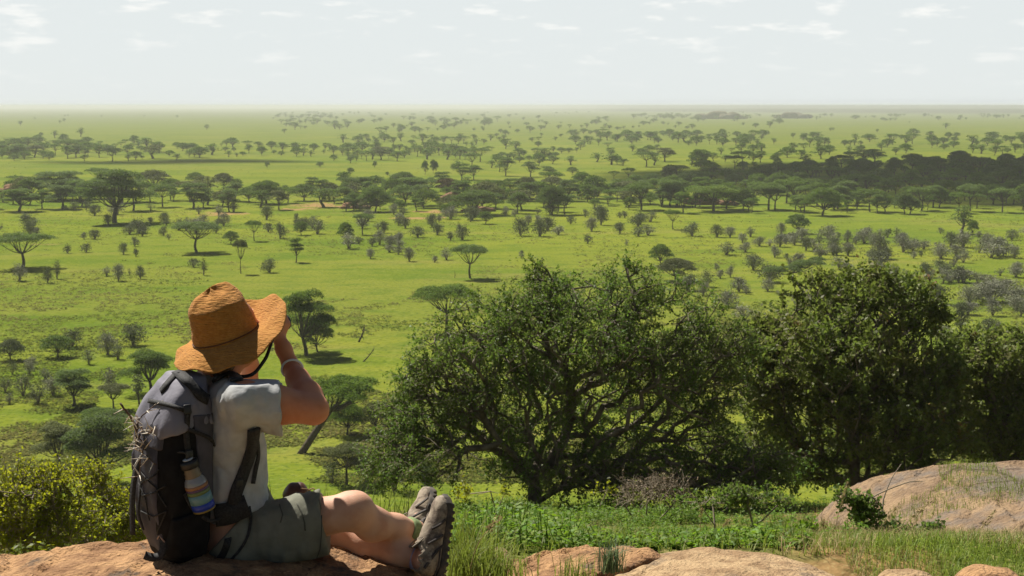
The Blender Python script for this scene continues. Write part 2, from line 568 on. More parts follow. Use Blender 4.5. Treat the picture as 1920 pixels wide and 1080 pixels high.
# ------------------------------------------------------------------ surface nets (used for the person, pack and clouds)
class Field:
    def __init__(s, lo, hi, h):
        s.lo = np.asarray(lo, float); s.h = h
        s.n = np.ceil((np.asarray(hi, float) - s.lo) / h).astype(int) + 1
        s.ax = [(s.lo[i] + np.arange(s.n[i]) * h).astype(np.float32) for i in range(3)]
        s.F = np.full(tuple(s.n), 1.0, np.float32)

    def like(s):
        q = Field(s.lo, s.lo + s.h, s.h)
        q.n = s.n; q.ax = s.ax; q.F = np.full(tuple(s.n), 1.0, np.float32)
        return q

    def sub(s, lo, hi):
        a = np.clip(((np.asarray(lo) - s.lo) / s.h).astype(int) - 1, 0, s.n)
        b = np.clip(((np.asarray(hi) - s.lo) / s.h).astype(int) + 2, 0, s.n)
        sl = tuple(slice(a[i], b[i]) for i in range(3))
        g = (s.ax[0][sl[0]][:, None, None], s.ax[1][sl[1]][None, :, None], s.ax[2][sl[2]][None, None, :])
        return sl, g

    def full(s):
        return (s.ax[0][:, None, None], s.ax[1][None, :, None], s.ax[2][None, None, :])

    def put(s, sl, d, k):
        f = s.F[sl]
        if k > 0:
            hh = np.maximum(k - np.abs(f - d), 0) / k
            s.F[sl] = np.minimum(f, d) - hh * hh * k * 0.25
        else:
            s.F[sl] = np.minimum(f, d)

    def cone(s, a, b, ra, rb, k=0.02):
        a = np.asarray(a, float); b = np.asarray(b, float)
        m = max(ra, rb) + k + 3 * s.h + 0.02
        sl, (x, y, z) = s.sub(np.minimum(a, b) - m, np.maximum(a, b) + m)
        d = b - a; L2 = max(float(d @ d), 1e-9)
        t = np.clip(((x - a[0]) * d[0] + (y - a[1]) * d[1] + (z - a[2]) * d[2]) / L2, 0, 1)
        q = np.sqrt((x - a[0] - t * d[0]) ** 2 + (y - a[1] - t * d[1]) ** 2 + (z - a[2] - t * d[2]) ** 2)
        s.put(sl, q - (ra + (rb - ra) * t), k)
        return s

    def chain(s, pts, rs, k=0.02):
        for i in range(len(pts) - 1):
            s.cone(pts[i], pts[i + 1], rs[i], rs[i + 1], k)
        return s

    def ell(s, c, r, ax=None, k=0.02, ret=False):
        c = np.asarray(c, float); r = np.asarray(r, float)
        ax = np.eye(3) if ax is None else np.asarray(ax, float)
        m = max(r) + k + 3 * s.h + 0.02
        sl, (x, y, z) = s.sub(c - m, c + m)
        x = x - c[0]; y = y - c[1]; z = z - c[2]
        u = [(x * ax[i][0] + y * ax[i][1] + z * ax[i][2]) / r[i] for i in range(3)]
        k0 = np.sqrt(u[0] ** 2 + u[1] ** 2 + u[2] ** 2)
        k1 = np.sqrt((u[0] / r[0]) ** 2 + (u[1] / r[1]) ** 2 + (u[2] / r[2]) ** 2) + 1e-6
        d = k0 * (k0 - 1) / k1
        s.put(sl, np.maximum(d, -min(r)), k)
        return s

    def cut(s, p, n):
        """remove everything on the +n side of the plane through p"""
        n = unit(n); x, y, z = s.full()
        s.F = np.maximum(s.F, (x - p[0]) * n[0] + (y - p[1]) * n[1] + (z - p[2]) * n[2]).astype(np.float32)
        return s

    def mesh(s, smooth=2):
        F = s.F; S = F < 0
        c = S[:-1, :-1, :-1].astype(np.int8)
        tot = np.zeros(tuple(s.n - 1), np.int8)
        for i in (0, 1):
            for j in (0, 1):
                for k in (0, 1):
                    tot += S[i:s.n[0] - 1 + i, j:s.n[1] - 1 + j, k:s.n[2] - 1 + k]
        I, J, K = np.nonzero((tot > 0) & (tot < 8))
        ids = np.full(tuple(s.n - 1), -1, np.int64); ids[I, J, K] = np.arange(len(I))
        pos = np.zeros((len(I), 3)); cnt = np.zeros(len(I))
        for a in range(3):
            o1, o2 = [q for q in range(3) if q != a]
            for u in (0, 1):
                for v in (0, 1):
                    A = [I, J, K]; o = [0, 0, 0]; o[o1] = u; o[o2] = v
                    p = [A[q] + o[q] for q in range(3)]; e = list(p); e[a] = p[a] + 1
                    fa = F[tuple(p)]; fb = F[tuple(e)]
                    m = (fa < 0) != (fb < 0)
                    t = np.where(m, fa / np.where(m, fa - fb, 1), 0)
                    q = np.array(o, float)[None].repeat(len(I), 0); q[:, a] = t
                    pos += q * m[:, None]; cnt += m
        V = s.lo + (np.stack([I, J, K], 1) + pos / cnt[:, None]) * s.h
        quads = []
        for a in range(3):
            o1, o2 = (a + 1) % 3, (a + 2) % 3
            sa = np.moveaxis(S, a, 0); x0 = sa[:-1]; x1 = sa[1:]
            m = np.moveaxis(x0 != x1, 0, a); fl = np.moveaxis(x0, 0, a)
            E = np.stack(np.nonzero(m), 1)
            E = E[(E[:, o1] > 0) & (E[:, o2] > 0) & (E[:, o1] < s.n[o1] - 1) & (E[:, o2] < s.n[o2] - 1)]
            d1 = np.eye(3, dtype=int)[o1]; d2 = np.eye(3, dtype=int)[o2]
            q = np.stack([ids[tuple((E - w).T)] for w in (d1 * 0, d1, d1 + d2, d2)], 1)
            f = fl[tuple(E.T)]
            q[~f] = q[~f][:, ::-1]
            quads.append(q)
        Qd = np.concatenate(quads); Qd = Qd[(Qd >= 0).all(1)]
        for _ in range(smooth):
            ac = np.zeros_like(V); ct = np.zeros(len(V))
            for i in range(4):
                for j in (1, 3):
                    np.add.at(ac, Qd[:, i], V[Qd[:, (i + j) % 4]]); np.add.at(ct, Qd[:, i], 1)
            V = V * 0.45 + 0.55 * ac / np.maximum(ct, 1)[:, None]
        return V, Qd


# ------------------------------------------------------------------ clouds high overhead (out of the picture) that shade parts of the plain
m_cloud = mat('cloud_white', (0.85, 0.85, 0.86), 1.0, spec=0.0)
# a thin cloud: part of the sunlight comes through
t = m_cloud.node_tree; tp = N(t, 'ShaderNodeBsdfTransparent'); ms = N(t, 'ShaderNodeMixShader'); ms.inputs[0].default_value = 0.52
t.links.new(tp.outputs[0], ms.inputs[1]); t.links.new(t.nodes['Principled BSDF'].outputs[0], ms.inputs[2]); t.links.new(ms.outputs[0], t.nodes['Material Output'].inputs['Surface'])


def cloud_over(pxs, alt, blobs, seed):
    """a cumulus at height alt whose shadow falls round ground points; blobs: (x, y, rx, ry) of the shade on the plain"""
    rng = random.Random(seed)
    off = np.array((SUN_DIR.x, SUN_DIR.y)) / SUN_DIR.z * alt
    mb = MB()
    nu, nv = 40, 24
    for (bx, by, rx, ry) in blobs:
        th = np.linspace(0, 2 * PI, nu, endpoint=False)[:, None]; ph = np.linspace(0.02, PI - 0.02, nv)[None]
        d = np.stack([np.cos(th) * np.sin(ph), np.sin(th) * np.sin(ph), np.cos(ph) + 0 * th], -1)
        n = 1 + 0.42 * fbm(d[..., 0] * 2 + seed, d[..., 1] * 2, d[..., 2] * 2, 5, seed)
        rz = min(rx, ry) * 0.35
        V = d * n[..., None] * np.array((rx, ry, rz)) + np.array((bx + off[0], by + off[1], alt))
        ii = np.arange(nu * nv).reshape(nu, nv)
        Qc = np.stack([ii, np.roll(ii, -1, 0), np.roll(np.roll(ii, -1, 0), -1, 1), np.roll(ii, -1, 1)], -1)[:, :-1].reshape(-1, 4)
        mb.add(V.reshape(-1, 3), Qc)
    o = mb.build('cloud', m_cloud, smooth=True)
    return tag(o, 'white cumulus cloud high above the plain', kind='stuff')


cloud_over(None, 2400, [(300, 590, 120, 150), (170, 520, 70, 95), (80, 590, 40, 80), (430, 540, 150, 130), (230, 660, 130, 110), (130, 620, 60, 70), (350, 470, 110, 50), (210, 450, 50, 36)], 3)
cloud_over(None, 2600, [(2600, 7600, 1900, 2300), (5200, 9000, 2600, 3200), (1500, 10500, 1500, 2300), (7500, 7500, 2200, 2600)], 12)
cloud_over(None, 3000, [(-190, 760, 30, 26), (-155, 775, 34, 24), (-215, 752, 24, 16), (-128, 768, 22, 14), (-175, 790, 26, 20), (-240, 762, 20, 10)], 8)


# ------------------------------------------------------------------ haze: the air over the plain
hz = bpy.data.materials.new('haze'); hz.use_nodes = True
t = hz.node_tree
for n in list(t.nodes): t.nodes.remove(n)
pv = N(t, 'ShaderNodeVolumePrincipled')
pv.inputs['Color'].default_value = (0.86, 0.88, 0.88, 1)
pv.inputs['Density'].default_value = 1.8e-4
pv.inputs['Anisotropy'].default_value = 0.0
ho = N(t, 'ShaderNodeOutputMaterial'); t.links.new(pv.outputs[0], ho.inputs['Volume'])
V, Qb = box_v((0, 0, 14.0), np.eye(3), (17000, 17000, 19.0))
haze = obj('haze', mesh_data('haze', V, Qb, hz))
tag(haze, 'thin pale haze over the plain', kind='stuff')


# ------------------------------------------------------------------ granite
m_rock = mat('granite', (0.40, 0.235, 0.115), 0.95, (0.22, 0.120, 0.060), 9.0, 12, (0.40, 0.60), bump=1.0, bscale=60.0, spec=0.2,
             col3=(0.10, 0.075, 0.055), scale3=5.0, dist=0.02, c3=(0.53, 0.66), cracks=3.2)
m_rock_pale = mat('granite_pale', (0.42, 0.295, 0.165), 0.95, (0.27, 0.175, 0.095), 10.0, 12, (0.4, 0.60), bump=1.0, bscale=70.0, spec=0.2,
                  col3=(0.14, 0.11, 0.085), scale3=4.5, dist=0.018, c3=(0.53, 0.68), cracks=2.6)
m_rock_far = mat('granite_slab', (0.30, 0.205, 0.12), 0.95, (0.185, 0.125, 0.078), 2.6, 8, (0.4, 0.62), bump=1.0, bscale=22.0, spec=0.2,
                 col3=(0.17, 0.14, 0.115), scale3=0.9, dist=0.05, c3=(0.45, 0.60), cracks=.7)


def rock_field(name, x0, x1, y0, y1, st, fn, m, label):
    xs = np.arange(x0, x1 + st / 2, st); ys = np.arange(y0, y1 + st / 2, st)
    Xr, Yr = np.meshgrid(xs, ys, indexing='ij')
    Zr = fn(Xr, Yr)
    a, b = Xr.shape
    ii = np.arange(a * b).reshape(a, b)
    Qr = np.stack([ii[:-1, :-1], ii[1:, :-1], ii[1:, 1:], ii[:-1, 1:]], -1).reshape(-1, 4)
    V = np.stack([Xr, Yr, Zr], -1).reshape(-1, 3)
    # skirt so that the boulder is a closed body
    edge = np.concatenate([ii[:, 0], ii[-1, 1:], ii[::-1][1:, -1], ii[0, ::-1][1:-1]])
    low = V[edge].copy(); low[:, 2] = np.minimum(low[:, 2] - 0.3, V[:, 2].min() - 0.4)
    n0 = len(V); k = len(edge); j = np.arange(k)
    Qs = np.stack([edge, n0 + j, n0 + (j + 1) % k, edge[(j + 1) % k]], -1)
    V = np.vstack([V, low])
    o = obj(name, mesh_data(name, V, np.vstack([Qr, Qs]), m, True))
    return tag(o, label, 'rock')


def ledges(z, x, y, step, amp, seed):
    """shallow weathered steps"""
    t = z / step + 1.3 * fbm(x * 1.7, y * 1.7, 0, 4, seed)
    return amp * (t - np.floor(t) - 0.5)


def seat_rock(x, y):
    cx = [-4.2, -3.3, -2.5, -1.95, -1.75, -1.45, -1.2, -1.0, -0.75, -0.5, -0.36, -0.25, -0.12, 0.0, 0.15]
    cz = [27.3, 27.9, 28.36, 28.48, 28.52, 28.570, 28.585, 28.585, 28.555, 28.50, 28.46, 28.39, 28.24, 27.9, 27.4]
    z = np.interp(x, cx, cz) - 0.050 * sstep(-0.95, -1.25, x)
    w = 4.66 + 0.14 * sstep(-1.25, -0.9, x) + 0.04 * fbm(x * 2, 0, 0, 3, 4)
    z = z - 1.3 * np.maximum(y - w, 0) ** 1.4 - 0.03 * sstep(4.3, 3.0, y)
    a = 1 - 0.75 * np.exp(-(((x + 0.85) / 0.4) ** 2 + ((y - 4.5) / 0.25) ** 2))
    z = z + a * (0.024 * fbm(x * 3, y * 3, 0, 4, 21) + ledges(z + 0.6 * y * 0.08, x, y * 2.4, 0.034, 0.020, 9) + 0.020 * fbm(x * 14, y * 20, 0, 5, 3, .6))
    return z


rock_field('boulder', -4.2, 0.15, 1.6, 5.75, 0.016, seat_rock, m_rock, 'ochre granite boulder with rough weathered top that the hiker sits on')


def crack_rock(x, y):
    z = 28.262 - 0.55 * np.maximum(y - 5.42, 0) ** 1.3
    z = z - 0.16 * np.maximum(0.30 - x, 0) ** 1.1 - 0.9 * np.maximum(-0.02 - x, 0) - 1.2 * np.maximum(x - 0.50, 0) ** 1.5
    d = (x - 0.06) * 0.62 - (y - 5.02) + 0.06 * fbm(x * 6, y * 6, 0, 3, 2)      # broken front edge runs across
    z = z - 0.13 * sstep(0.02, 0.09, d) - 0.10 * sstep(0.10, 0.22, d)
    z = z + 0.020 * fbm(x * 5, y * 5, 0, 4, 31) + ledges(z, x * 2, y * 3, 0.045, 0.020, 12) + 0.016 * fbm(x * 18, y * 22, 0, 5, 6, .6)
    return z


rock_field('boulder', -0.20, 0.78, 4.55, 6.0, 0.009, crack_rock, m_rock, 'brown boulder with a dark broken edge and tufts of grass in its crack')


def dome_rock(x, y):
    r = ((x - 0.80) / 0.62) ** 2 + ((y - 4.75) / 0.95) ** 2
    z = 28.315 - 0.085 * r - 0.085 * r ** 3
    z = np.maximum(z, 27.2)
    z = z + 0.014 * fbm(x * 4, y * 4, 0, 4, 41) + 0.011 * fbm(x * 20, y * 20, 0, 5, 16, .6)
    z = z - 0.02 * np.exp(-((x - 0.47 - (y - 5.1) * 0.5) / 0.02) ** 2) * sstep(5.35, 5.1, y) * sstep(4.9, 5.05, y)
    return z


rock_field('boulder', -0.05, 1.75, 3.4, 6.0, 0.012, dome_rock, m_rock_pale, 'smooth pale rounded boulder at the bottom below the thorn tree')


def small_rock(cx, cy, rx, ry, top, seed):
    def f(x, y):
        r = np.abs((x - cx) / rx) ** 2.6 + np.abs((y - cy) / ry) ** 2.6
        return np.maximum(top - 0.05 * r - 0.12 * r ** 2, top - 0.5) + 0.018 * fbm(x * 7, y * 7, 0, 4, seed) + 0.006 * fbm(x * 26, y * 26, 0, 3, seed + 3)
    return f


def small_boulder(px, py, yy, rx, ry, seed, label, m=None):
    p = P(px, py, yy)
    rock_field('boulder', p[0] - rx * 1.25, p[0] + rx * 1.25, yy - ry * 1.25, yy + ry * 1.25, 0.012, small_rock(p[0], yy, rx, ry, p[2], seed), m or m_rock_pale, label)


small_boulder(925, 1032, 5.75, 0.11, 0.16, 5, 'small grey boulder in the grass beside the hiking shoes')
small_boulder(1700, 1072, 5.0, 0.15, 0.14, 6, 'low pale stone at the bottom under the leafy sapling')
small_boulder(1862, 1068, 5.05, 0.17, 0.16, 7, 'low rounded stone in the bottom right corner', m_rock)
small_boulder(1625, 1022, 7.6, 0.14, 0.16, 8, 'small reddish stone half buried in the slope left of the sapling', m_rock)


def slab(x, y):
    """a low broad sheet of granite, nearly level, that the slope runs up against"""
    z = np.interp(x, [2.6, 3.4, 3.9, 4.2, 4.5, 4.8, 5.3, 6.4, 8.0, 10.0, 12.5], [22.8, 23.9, 24.75, 25.20, 25.42, 25.53, 25.63, 25.68, 25.70, 25.66, 25.5])
    z = z - 0.35 * np.maximum(y - 17.2 - 0.4 * fbm(x * .7, 0, 0, 3, 3), 0) ** 1.3 + 0.012 * (15.5 - y) - 0.05 * np.maximum(15.2 - y, 0) ** 1.5 * sstep(5.2, 3.8, x)
    z = np.maximum(z, 22.0)
    return z + 0.06 * fbm(x * 0.9, y * 0.6, 0, 4, 51) + ledges(z + .05 * y, x * .6, y, 0.12, 0.045, 8) + 0.035 * fbm(x * 4, y * 3, 0, 5, 7, .6)


rock_field('rock_outcrop', 2.6, 12.4, 12.6, 20.5, 0.05, slab, m_rock_far, 'broad pale granite outcrop in front of the leafy trees on the right')


# reddish rock heaps (small kopjes) out on the plain
m_kopje = mat('kopje_rock', (0.30, 0.165, 0.095), 0.95, (0.17, 0.10, 0.065), 0.5, 6, bump=.6, bscale=2.0, spec=.1)
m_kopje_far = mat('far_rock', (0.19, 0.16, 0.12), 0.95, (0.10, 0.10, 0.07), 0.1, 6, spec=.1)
def kopje(px, py, wpx, hpx, seed, label):
    rng = np.random.default_rng(seed); c = G(px, py); s_ = float(np.dot(c - EYE, FW)) / F
    w, h = wpx * s_, hpx * s_
    mb = MB(); nu, nv = 14, 9
    for k in range(9):
        u = rng.uniform(-.5, .5); r = h * rng.uniform(.35, .62) * (1.1 - abs(u))
        o = np.array((u * w * .8, rng.uniform(-.25, .25) * w, r * rng.uniform(.3, .75)))
        th = np.linspace(0, 2 * PI, nu, endpoint=False)[:, None]; ph = np.linspace(0.03, PI - .03, nv)[None]
        d = np.stack([np.cos(th) * np.sin(ph), np.sin(th) * np.sin(ph), np.cos(ph) + 0 * th], -1)
        n = 1 + .5 * fbm(d[..., 0] * 1.6 + k * 3, d[..., 1] * 1.6, d[..., 2] * 1.6, 3, seed)
        V = d * n[..., None] * np.array((r * w / h * .42, r * 1.0, r)) + o
        ii = np.arange(nu * nv).reshape(nu, nv)
        Qc = np.stack([ii, np.roll(ii, -1, 0), np.roll(np.roll(ii, -1, 0), -1, 1), np.roll(ii, -1, 1)], -1)[:, :-1].reshape(-1, 4)
        mb.add(V.reshape(-1, 3), Qc)
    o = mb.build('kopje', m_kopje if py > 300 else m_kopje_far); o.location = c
    tag(o, label, 'rock heap')


kopje(852, 376, 62, 17, 1, 'reddish boulder heap among the acacias in the middle of the tree belt')
kopje(665, 391, 60, 13, 2, 'low red-brown rock heap beside the bare patch left of centre')
kopje(900, 396, 66, 10, 3, 'low reddish rocks under the widest low acacia dome')
kopje(1320, 384, 120, 14, 4, 'long reddish rock heap at the right end of the tree belt')
kopje(22, 362, 60, 16, 5, 'red-brown rock heap at the left end of the tree belt')
kopje(1352, 223, 90, 17, 6, 'far hazy rocky hilltop standing up on the skyline')
kopje(1488, 222, 70, 14, 7, 'smaller far hazy rock heap right of the rocky hilltop on the skyline')
# ------------------------------------------------------------------ plants: materials
m_bark = mat('bark_dark', (0.060, 0.048, 0.038), 0.95, (0.11, 0.09, 0.07), 3.0, 5, spec=0.1, bump=0.6, bscale=20)
m_bark_grey = mat('bark_grey', (0.085, 0.070, 0.055), 0.9, (0.20, 0.17, 0.13), 5.0, 5, spec=0.2, bump=0.6, bscale=25)
m_ac = mat('acacia_leaves', (0.092, 0.150, 0.028), 0.8, island=0.40, objrand=0.22, trans=0.35, tcol=(0.16, 0.25, 0.02), spec=0.2)
m_ac_olive = mat('acacia_leaves_olive', (0.115, 0.135, 0.042), 0.75, island=0.35, objrand=0.18, trans=0.25, tcol=(0.15, 0.18, 0.03), spec=0.2)
m_ac_bright = mat('acacia_leaves_bright', (0.105, 0.165, 0.024), 0.7, island=0.4, objrand=0.1, trans=0.3, tcol=(0.2, 0.3, 0.02), spec=0.2)
m_ac_rust = mat('acacia_leaves_rusty', (0.115, 0.085, 0.030), 0.75, island=0.45, trans=0.2, spec=0.2)
m_shrub = mat('shrub_leaves', (0.105, 0.130, 0.058), 0.8, island=0.4, objrand=0.25, trans=0.2, tcol=(0.12, 0.15, 0.04), spec=0.2)
m_shrub_grey = mat('shrub_leaves_grey', (0.20, 0.21, 0.14), 0.85, island=0.4, objrand=0.2, trans=0.15, spec=0.2)
m_twig = mat('twig_grey', (0.17, 0.14, 0.10), 0.8, (0.30, 0.25, 0.18), 4.0, 3, spec=0.3)
m_thorn_leaf = mat('thorn_tree_leaves', (0.095, 0.170, 0.030), 0.55, island=0.5, trans=0.42, tcol=(0.18, 0.30, 0.035), spec=0.28, col2=(0.115, 0.135, 0.032), scale=1.1, detail=3)
m_broad_leaf = mat('broad_tree_leaves', (0.118, 0.158, 0.038), 0.55, island=0.5, trans=0.42, tcol=(0.20, 0.29, 0.04), spec=0.28, col2=(0.145, 0.145, 0.038), scale=0.9, detail=3,
                   col3=(0.17, 0.085, 0.030), scale3=1.7, c3=(0.62, 0.70))
m_bush_leaf = mat('bush_leaves', (0.235, 0.255, 0.018), 0.5, island=0.4, trans=0.56, tcol=(0.50, 0.52, 0.02), spec=0.3, col2=(0.09, 0.14, 0.016), scale=1.6, detail=3)
m_forb = mat('forb_leaves', (0.105, 0.185, 0.016), 0.6, island=0.5, trans=0.45, tcol=(0.24, 0.42, 0.02), spec=0.3, col2=(0.13, 0.22, 0.02), scale=1.2)
m_grass = mat('grass_blades', (0.17, 0.24, 0.030), 0.6, island=0.45, trans=0.35, tcol=(0.30, 0.40, 0.05), spec=0.3, col2=(0.19, 0.20, 0.06), scale=0.8)
m_straw = mat('dry_grass', (0.34, 0.27, 0.13), 0.7, island=0.4, trans=0.25, tcol=(0.45, 0.36, 0.16), spec=0.2)
m_green_stem = mat('green_stem', (0.16, 0.20, 0.05), 0.6, island=0.3, trans=0.2, spec=0.3)


def leaf_quads(C, D, Nn, L, W, fold=0.0):
    """rhombic leaves: centre, long direction, rough normal"""
    D = unit(D); S = unit(np.cross(D, Nn)); Nn = np.cross(S, D)
    L = np.broadcast_to(np.asarray(L, float), (len(C),))[:, None]; W = np.broadcast_to(np.asarray(W, float), (len(C),))[:, None]
    V = np.stack([C - D * L / 2, C + S * W / 2 + D * L * 0.08, C + D * L / 2 - Nn * L * 0.15, C - S * W / 2 + D * L * 0.08], 1).reshape(-1, 3)
    Qd = np.arange(len(C) * 4).reshape(-1, 4)
    return V, Qd


def rdir(rng, n):
    return unit(rng.normal(size=(n, 3)))


# ------------------------------------------------------------------ savanna tree shapes (nominal size; every tree is scaled to its own)
def acacia_shape(seed, H, W, kind, nleaf, leaf):
    rng = np.random.default_rng(seed)
    lobes = []
    if kind == 'flat':
        fork = 0.42
        for i in range(11):
            a = i * 2.4 + rng.uniform(-.4, .4); r = W * 0.36 * math.sqrt((i + 0.4) / 11)
            lobes.append((r * math.cos(a), r * math.sin(a), H * (0.90 - 0.10 * (r / (0.36 * W)) ** 2 + rng.uniform(-.035, .035)), W * rng.uniform(.14, .19), H * rng.uniform(.11, .17)))
    elif kind == 'layer':
        fork = 0.30
        for i in range(14):
            lay = (0.92, 0.74, 0.54)[i % 3]; a = i * 2.4 + rng.uniform(-.5, .5)
            r = W * (0.16, 0.27, 0.36)[i % 3] * rng.uniform(.5, 1.1)
            lobes.append((r * math.cos(a), r * math.sin(a), H * (lay + rng.uniform(-.05, .03)), W * rng.uniform(.15, .21), H * rng.uniform(.10, .16)))
    elif kind == 'dome':
        fork = 0.22
        for i in range(18):
            a = i * 2.4; u = (i + 0.5) / 18; r = W * 0.37 * math.sqrt(u)
            z = H * (0.30 + 0.54 * math.sqrt(max(0, 1 - u)) + rng.uniform(-.06, .05))
            lobes.append((r * math.cos(a), r * math.sin(a), z, W * rng.uniform(.14, .21), H * rng.uniform(.12, .18)))
    elif kind == 'lean':
        fork = 0.45
        for i in range(10):
            u = i / 9; x = W * (-0.40 + 0.72 * u)
            lobes.append((x, rng.uniform(-.2, .2) * W, H * (0.62 + 0.28 * u + rng.uniform(-.03, .03)), W * rng.uniform(.12, .17), H * rng.uniform(.08, .12)))
    elif kind == 'slant':
        fork = 0.5
        for i in range(12):
            a = i * 2.4; r = W * 0.34 * math.sqrt((i + .4) / 12)
            lobes.append((0.06 * W + r * math.cos(a), r * math.sin(a), H * (0.86 + rng.uniform(-.14, .04)), W * rng.uniform(.13, .18), H * rng.uniform(.08, .13)))
    else:                                   # 'tall': narrow and lumpy
        fork = 0.30
        for i in range(9):
            u = i / 8; a = i * 2.4
            lobes.append((W * 0.22 * math.cos(a) * (1.1 - u * .7), W * 0.22 * math.sin(a) * (1.1 - u * .7), H * (0.42 + 0.48 * u), W * rng.uniform(.20, .30), H * rng.uniform(.08, .13)))
    mb = MB()
    # trunk and limbs
    tr = H * 0.030
    bend = rng.uniform(-.06, .06, 2) * H
    fx = np.array((bend[0], bend[1], H * fork))
    if kind == 'lean':
        fx = np.array((-0.12 * W, 0, H * 0.55)); base = np.array((0.10 * W, 0, -0.3))
    else:
        base = np.array((0, 0, -0.3))
    if kind == 'slant':
        fx = np.array((-0.12 * W, 0, H * 0.55)); base = np.array((-0.50 * W, 0, -0.3)); tr *= 1.5
    p = smooth_path([base, base * .5 + fx * .5 + np.array((*rng.uniform(-.03, .03, 2) * H, 0)), fx], 7)
    V, Qd, T = path_tube(p, np.linspace(tr * 1.25, tr * 0.8, 7), 7); mb.add(V, Qd, T)
    for (x, y, z, rx, rz) in lobes:
        e = np.array((x, y, z - rz * 0.4)); m1 = fx * .55 + e * .45 + np.array((0, 0, -.05 * H)) + np.append(rng.uniform(-.03, .03, 2) * W, 0)
        q = smooth_path([fx, m1, e], 6)
        V, Qd, T = path_tube(q, np.linspace(tr * .5, tr * .16, 6), 5); mb.add(V, Qd, T)
        for _ in range(3):
            s = q[rng.integers(3, 6)]; ee = e + np.array((*(rng.uniform(-.8, .8, 2) * rx), rng.uniform(-.2, .6) * rz))
            V, Qd = tubes([s], [ee], tr * .16, tr * .06, 4); mb.add(V, Qd)
    # crown
    ar = np.array([l[3] ** 2 for l in lobes]); cnt = rng.multinomial(nleaf, ar / ar.sum())
    C = []
    for (x, y, z, rx, rz), k in zip(lobes, cnt):
        a = rng.uniform(0, 2 * PI, k); r = np.sqrt(rng.uniform(0, 1, k)) * rng.normal(1, .10, k)
        top = np.sqrt(np.clip(1 - np.minimum(r, 1) ** 2, 0.02, 1))
        lump = 1 + 0.35 * (vnoise(x + r * np.cos(a) * 3, y + r * np.sin(a) * 3, 0.3, seed) - .5)
        zz = z + rz * (top * lump * rng.uniform(0.05, 1.0, k) ** .6 - 0.35 * rng.uniform(0, 1, k))
        C.append(np.stack([x + rx * r * np.cos(a), y + rx * r * np.sin(a), zz], 1))
    C = np.concatenate(C); k = len(C)
    D = rdir(rng, k); Nn = rdir(rng, k)
    if kind in ('flat', 'layer', 'lean', 'slant'):
        D[:, 2] *= 0.35; Nn[:, 2] = np.abs(Nn[:, 2]) + 0.6
    V, Qd = leaf_quads(C, D, Nn, leaf * rng.uniform(.6, 1.35, k), leaf * .55 * rng.uniform(.7, 1.3, k))
    cr = MB(); cr.add(V, Qd)
    return mb, cr


def shrub_shape(seed, H, W, nleaf, leaf, stems=6, low=0.10):
    rng = np.random.default_rng(seed)
    mb = MB(); C = []
    tips = []
    for i in range(stems * 3):
        a = i * 2.4 + rng.uniform(-.5, .5); u = rng.uniform(.15, 1)
        e = np.array((W * .42 * u * math.cos(a), W * .42 * u * math.sin(a), H * (0.95 - .35 * u * u) * rng.uniform(.75, 1.0)))
        tips.append(e)
        b = np.array((*rng.uniform(-.05, .05, 2) * W, -0.1))
        q = smooth_path([b, b * .4 + e * .6 * np.array((.7, .7, .8)), e], 5)
        V, Qd, T = path_tube(q, np.linspace(H * .016, H * .006, 5), 4); mb.add(V, Qd, T)
        if u > .45: tips.append(e * np.array((.95, .95, .55)))
    cnt = rng.multinomial(nleaf, np.ones(len(tips)) / len(tips))
    for e, k in zip(tips, cnt):
        c = e + rng.normal(size=(k, 3)) * np.array((W * .12, W * .12, H * .10))
        c[:, 2] = np.maximum(c[:, 2], H * low * rng.uniform(.6, 1, k)); C.append(c)
    C = np.concatenate(C); k = len(C)
    V, Qd = leaf_quads(C, rdir(rng, k), rdir(rng, k), leaf * rng.uniform(.6, 1.4, k), leaf * .6 * rng.uniform(.7, 1.3, k))
    cr = MB(); cr.add(V, Qd)
    return mb, cr


KINDS = {}
for kind, H, W in (('flat', 8, 11), ('layer', 9, 10), ('dome', 7, 9), ('lean', 7, 12), ('slant', 8, 10), ('tall', 8, 5)):
    for lod, (nl, lf, nvar) in {'hi': (11000, 0.26, 2), 'mid': (2800, 0.46, 3), 'low': (520, 0.92, 3)}.items():
        sc_ = (W * W) / 100 * (1.5 if kind in ('dome', 'layer') else 1.0)
        KINDS[kind, lod] = []
        for v in range(nvar):
            tb, cb = acacia_shape(100 + v * 7 + H, H, W, kind, int(nl * sc_), lf)
            KINDS[kind, lod].append((H, W, tb, cb, {}))
for lod, (nl, lf) in {'hi': (3200, 0.16), 'mid': (1100, 0.25), 'low': (300, 0.42)}.items():
    KINDS['shrub', lod] = [(3.2, 3.4, *shrub_shape(300 + v, 3.2, 3.4, nl, lf), {}) for v in range(4)]
    KINDS['thin', lod] = [(3.5, 2.6, *shrub_shape(400 + v, 3.5, 2.6, int(nl * .55), lf * .9, 4, .4), {}) for v in range(3)]

LEAFMAT = {'green': m_ac, 'olive': m_ac_olive, 'bright': m_ac_bright, 'rust': m_ac_rust, 'shrub': m_shrub, 'grey': m_shrub_grey}
FACT = bpy.data.collections  # (unused handle kept short)
specs = []          # every savanna tree and shrub: dict(px, py, h, w, kind, col, label, group)


def tr(px, py, top, w, kind='flat', col='green', label=None, group=None, rot=None):
    specs.append(dict(px=px, py=py, h=py - top, w=w, kind=kind, col=col, label=label, group=group, rot=rot))


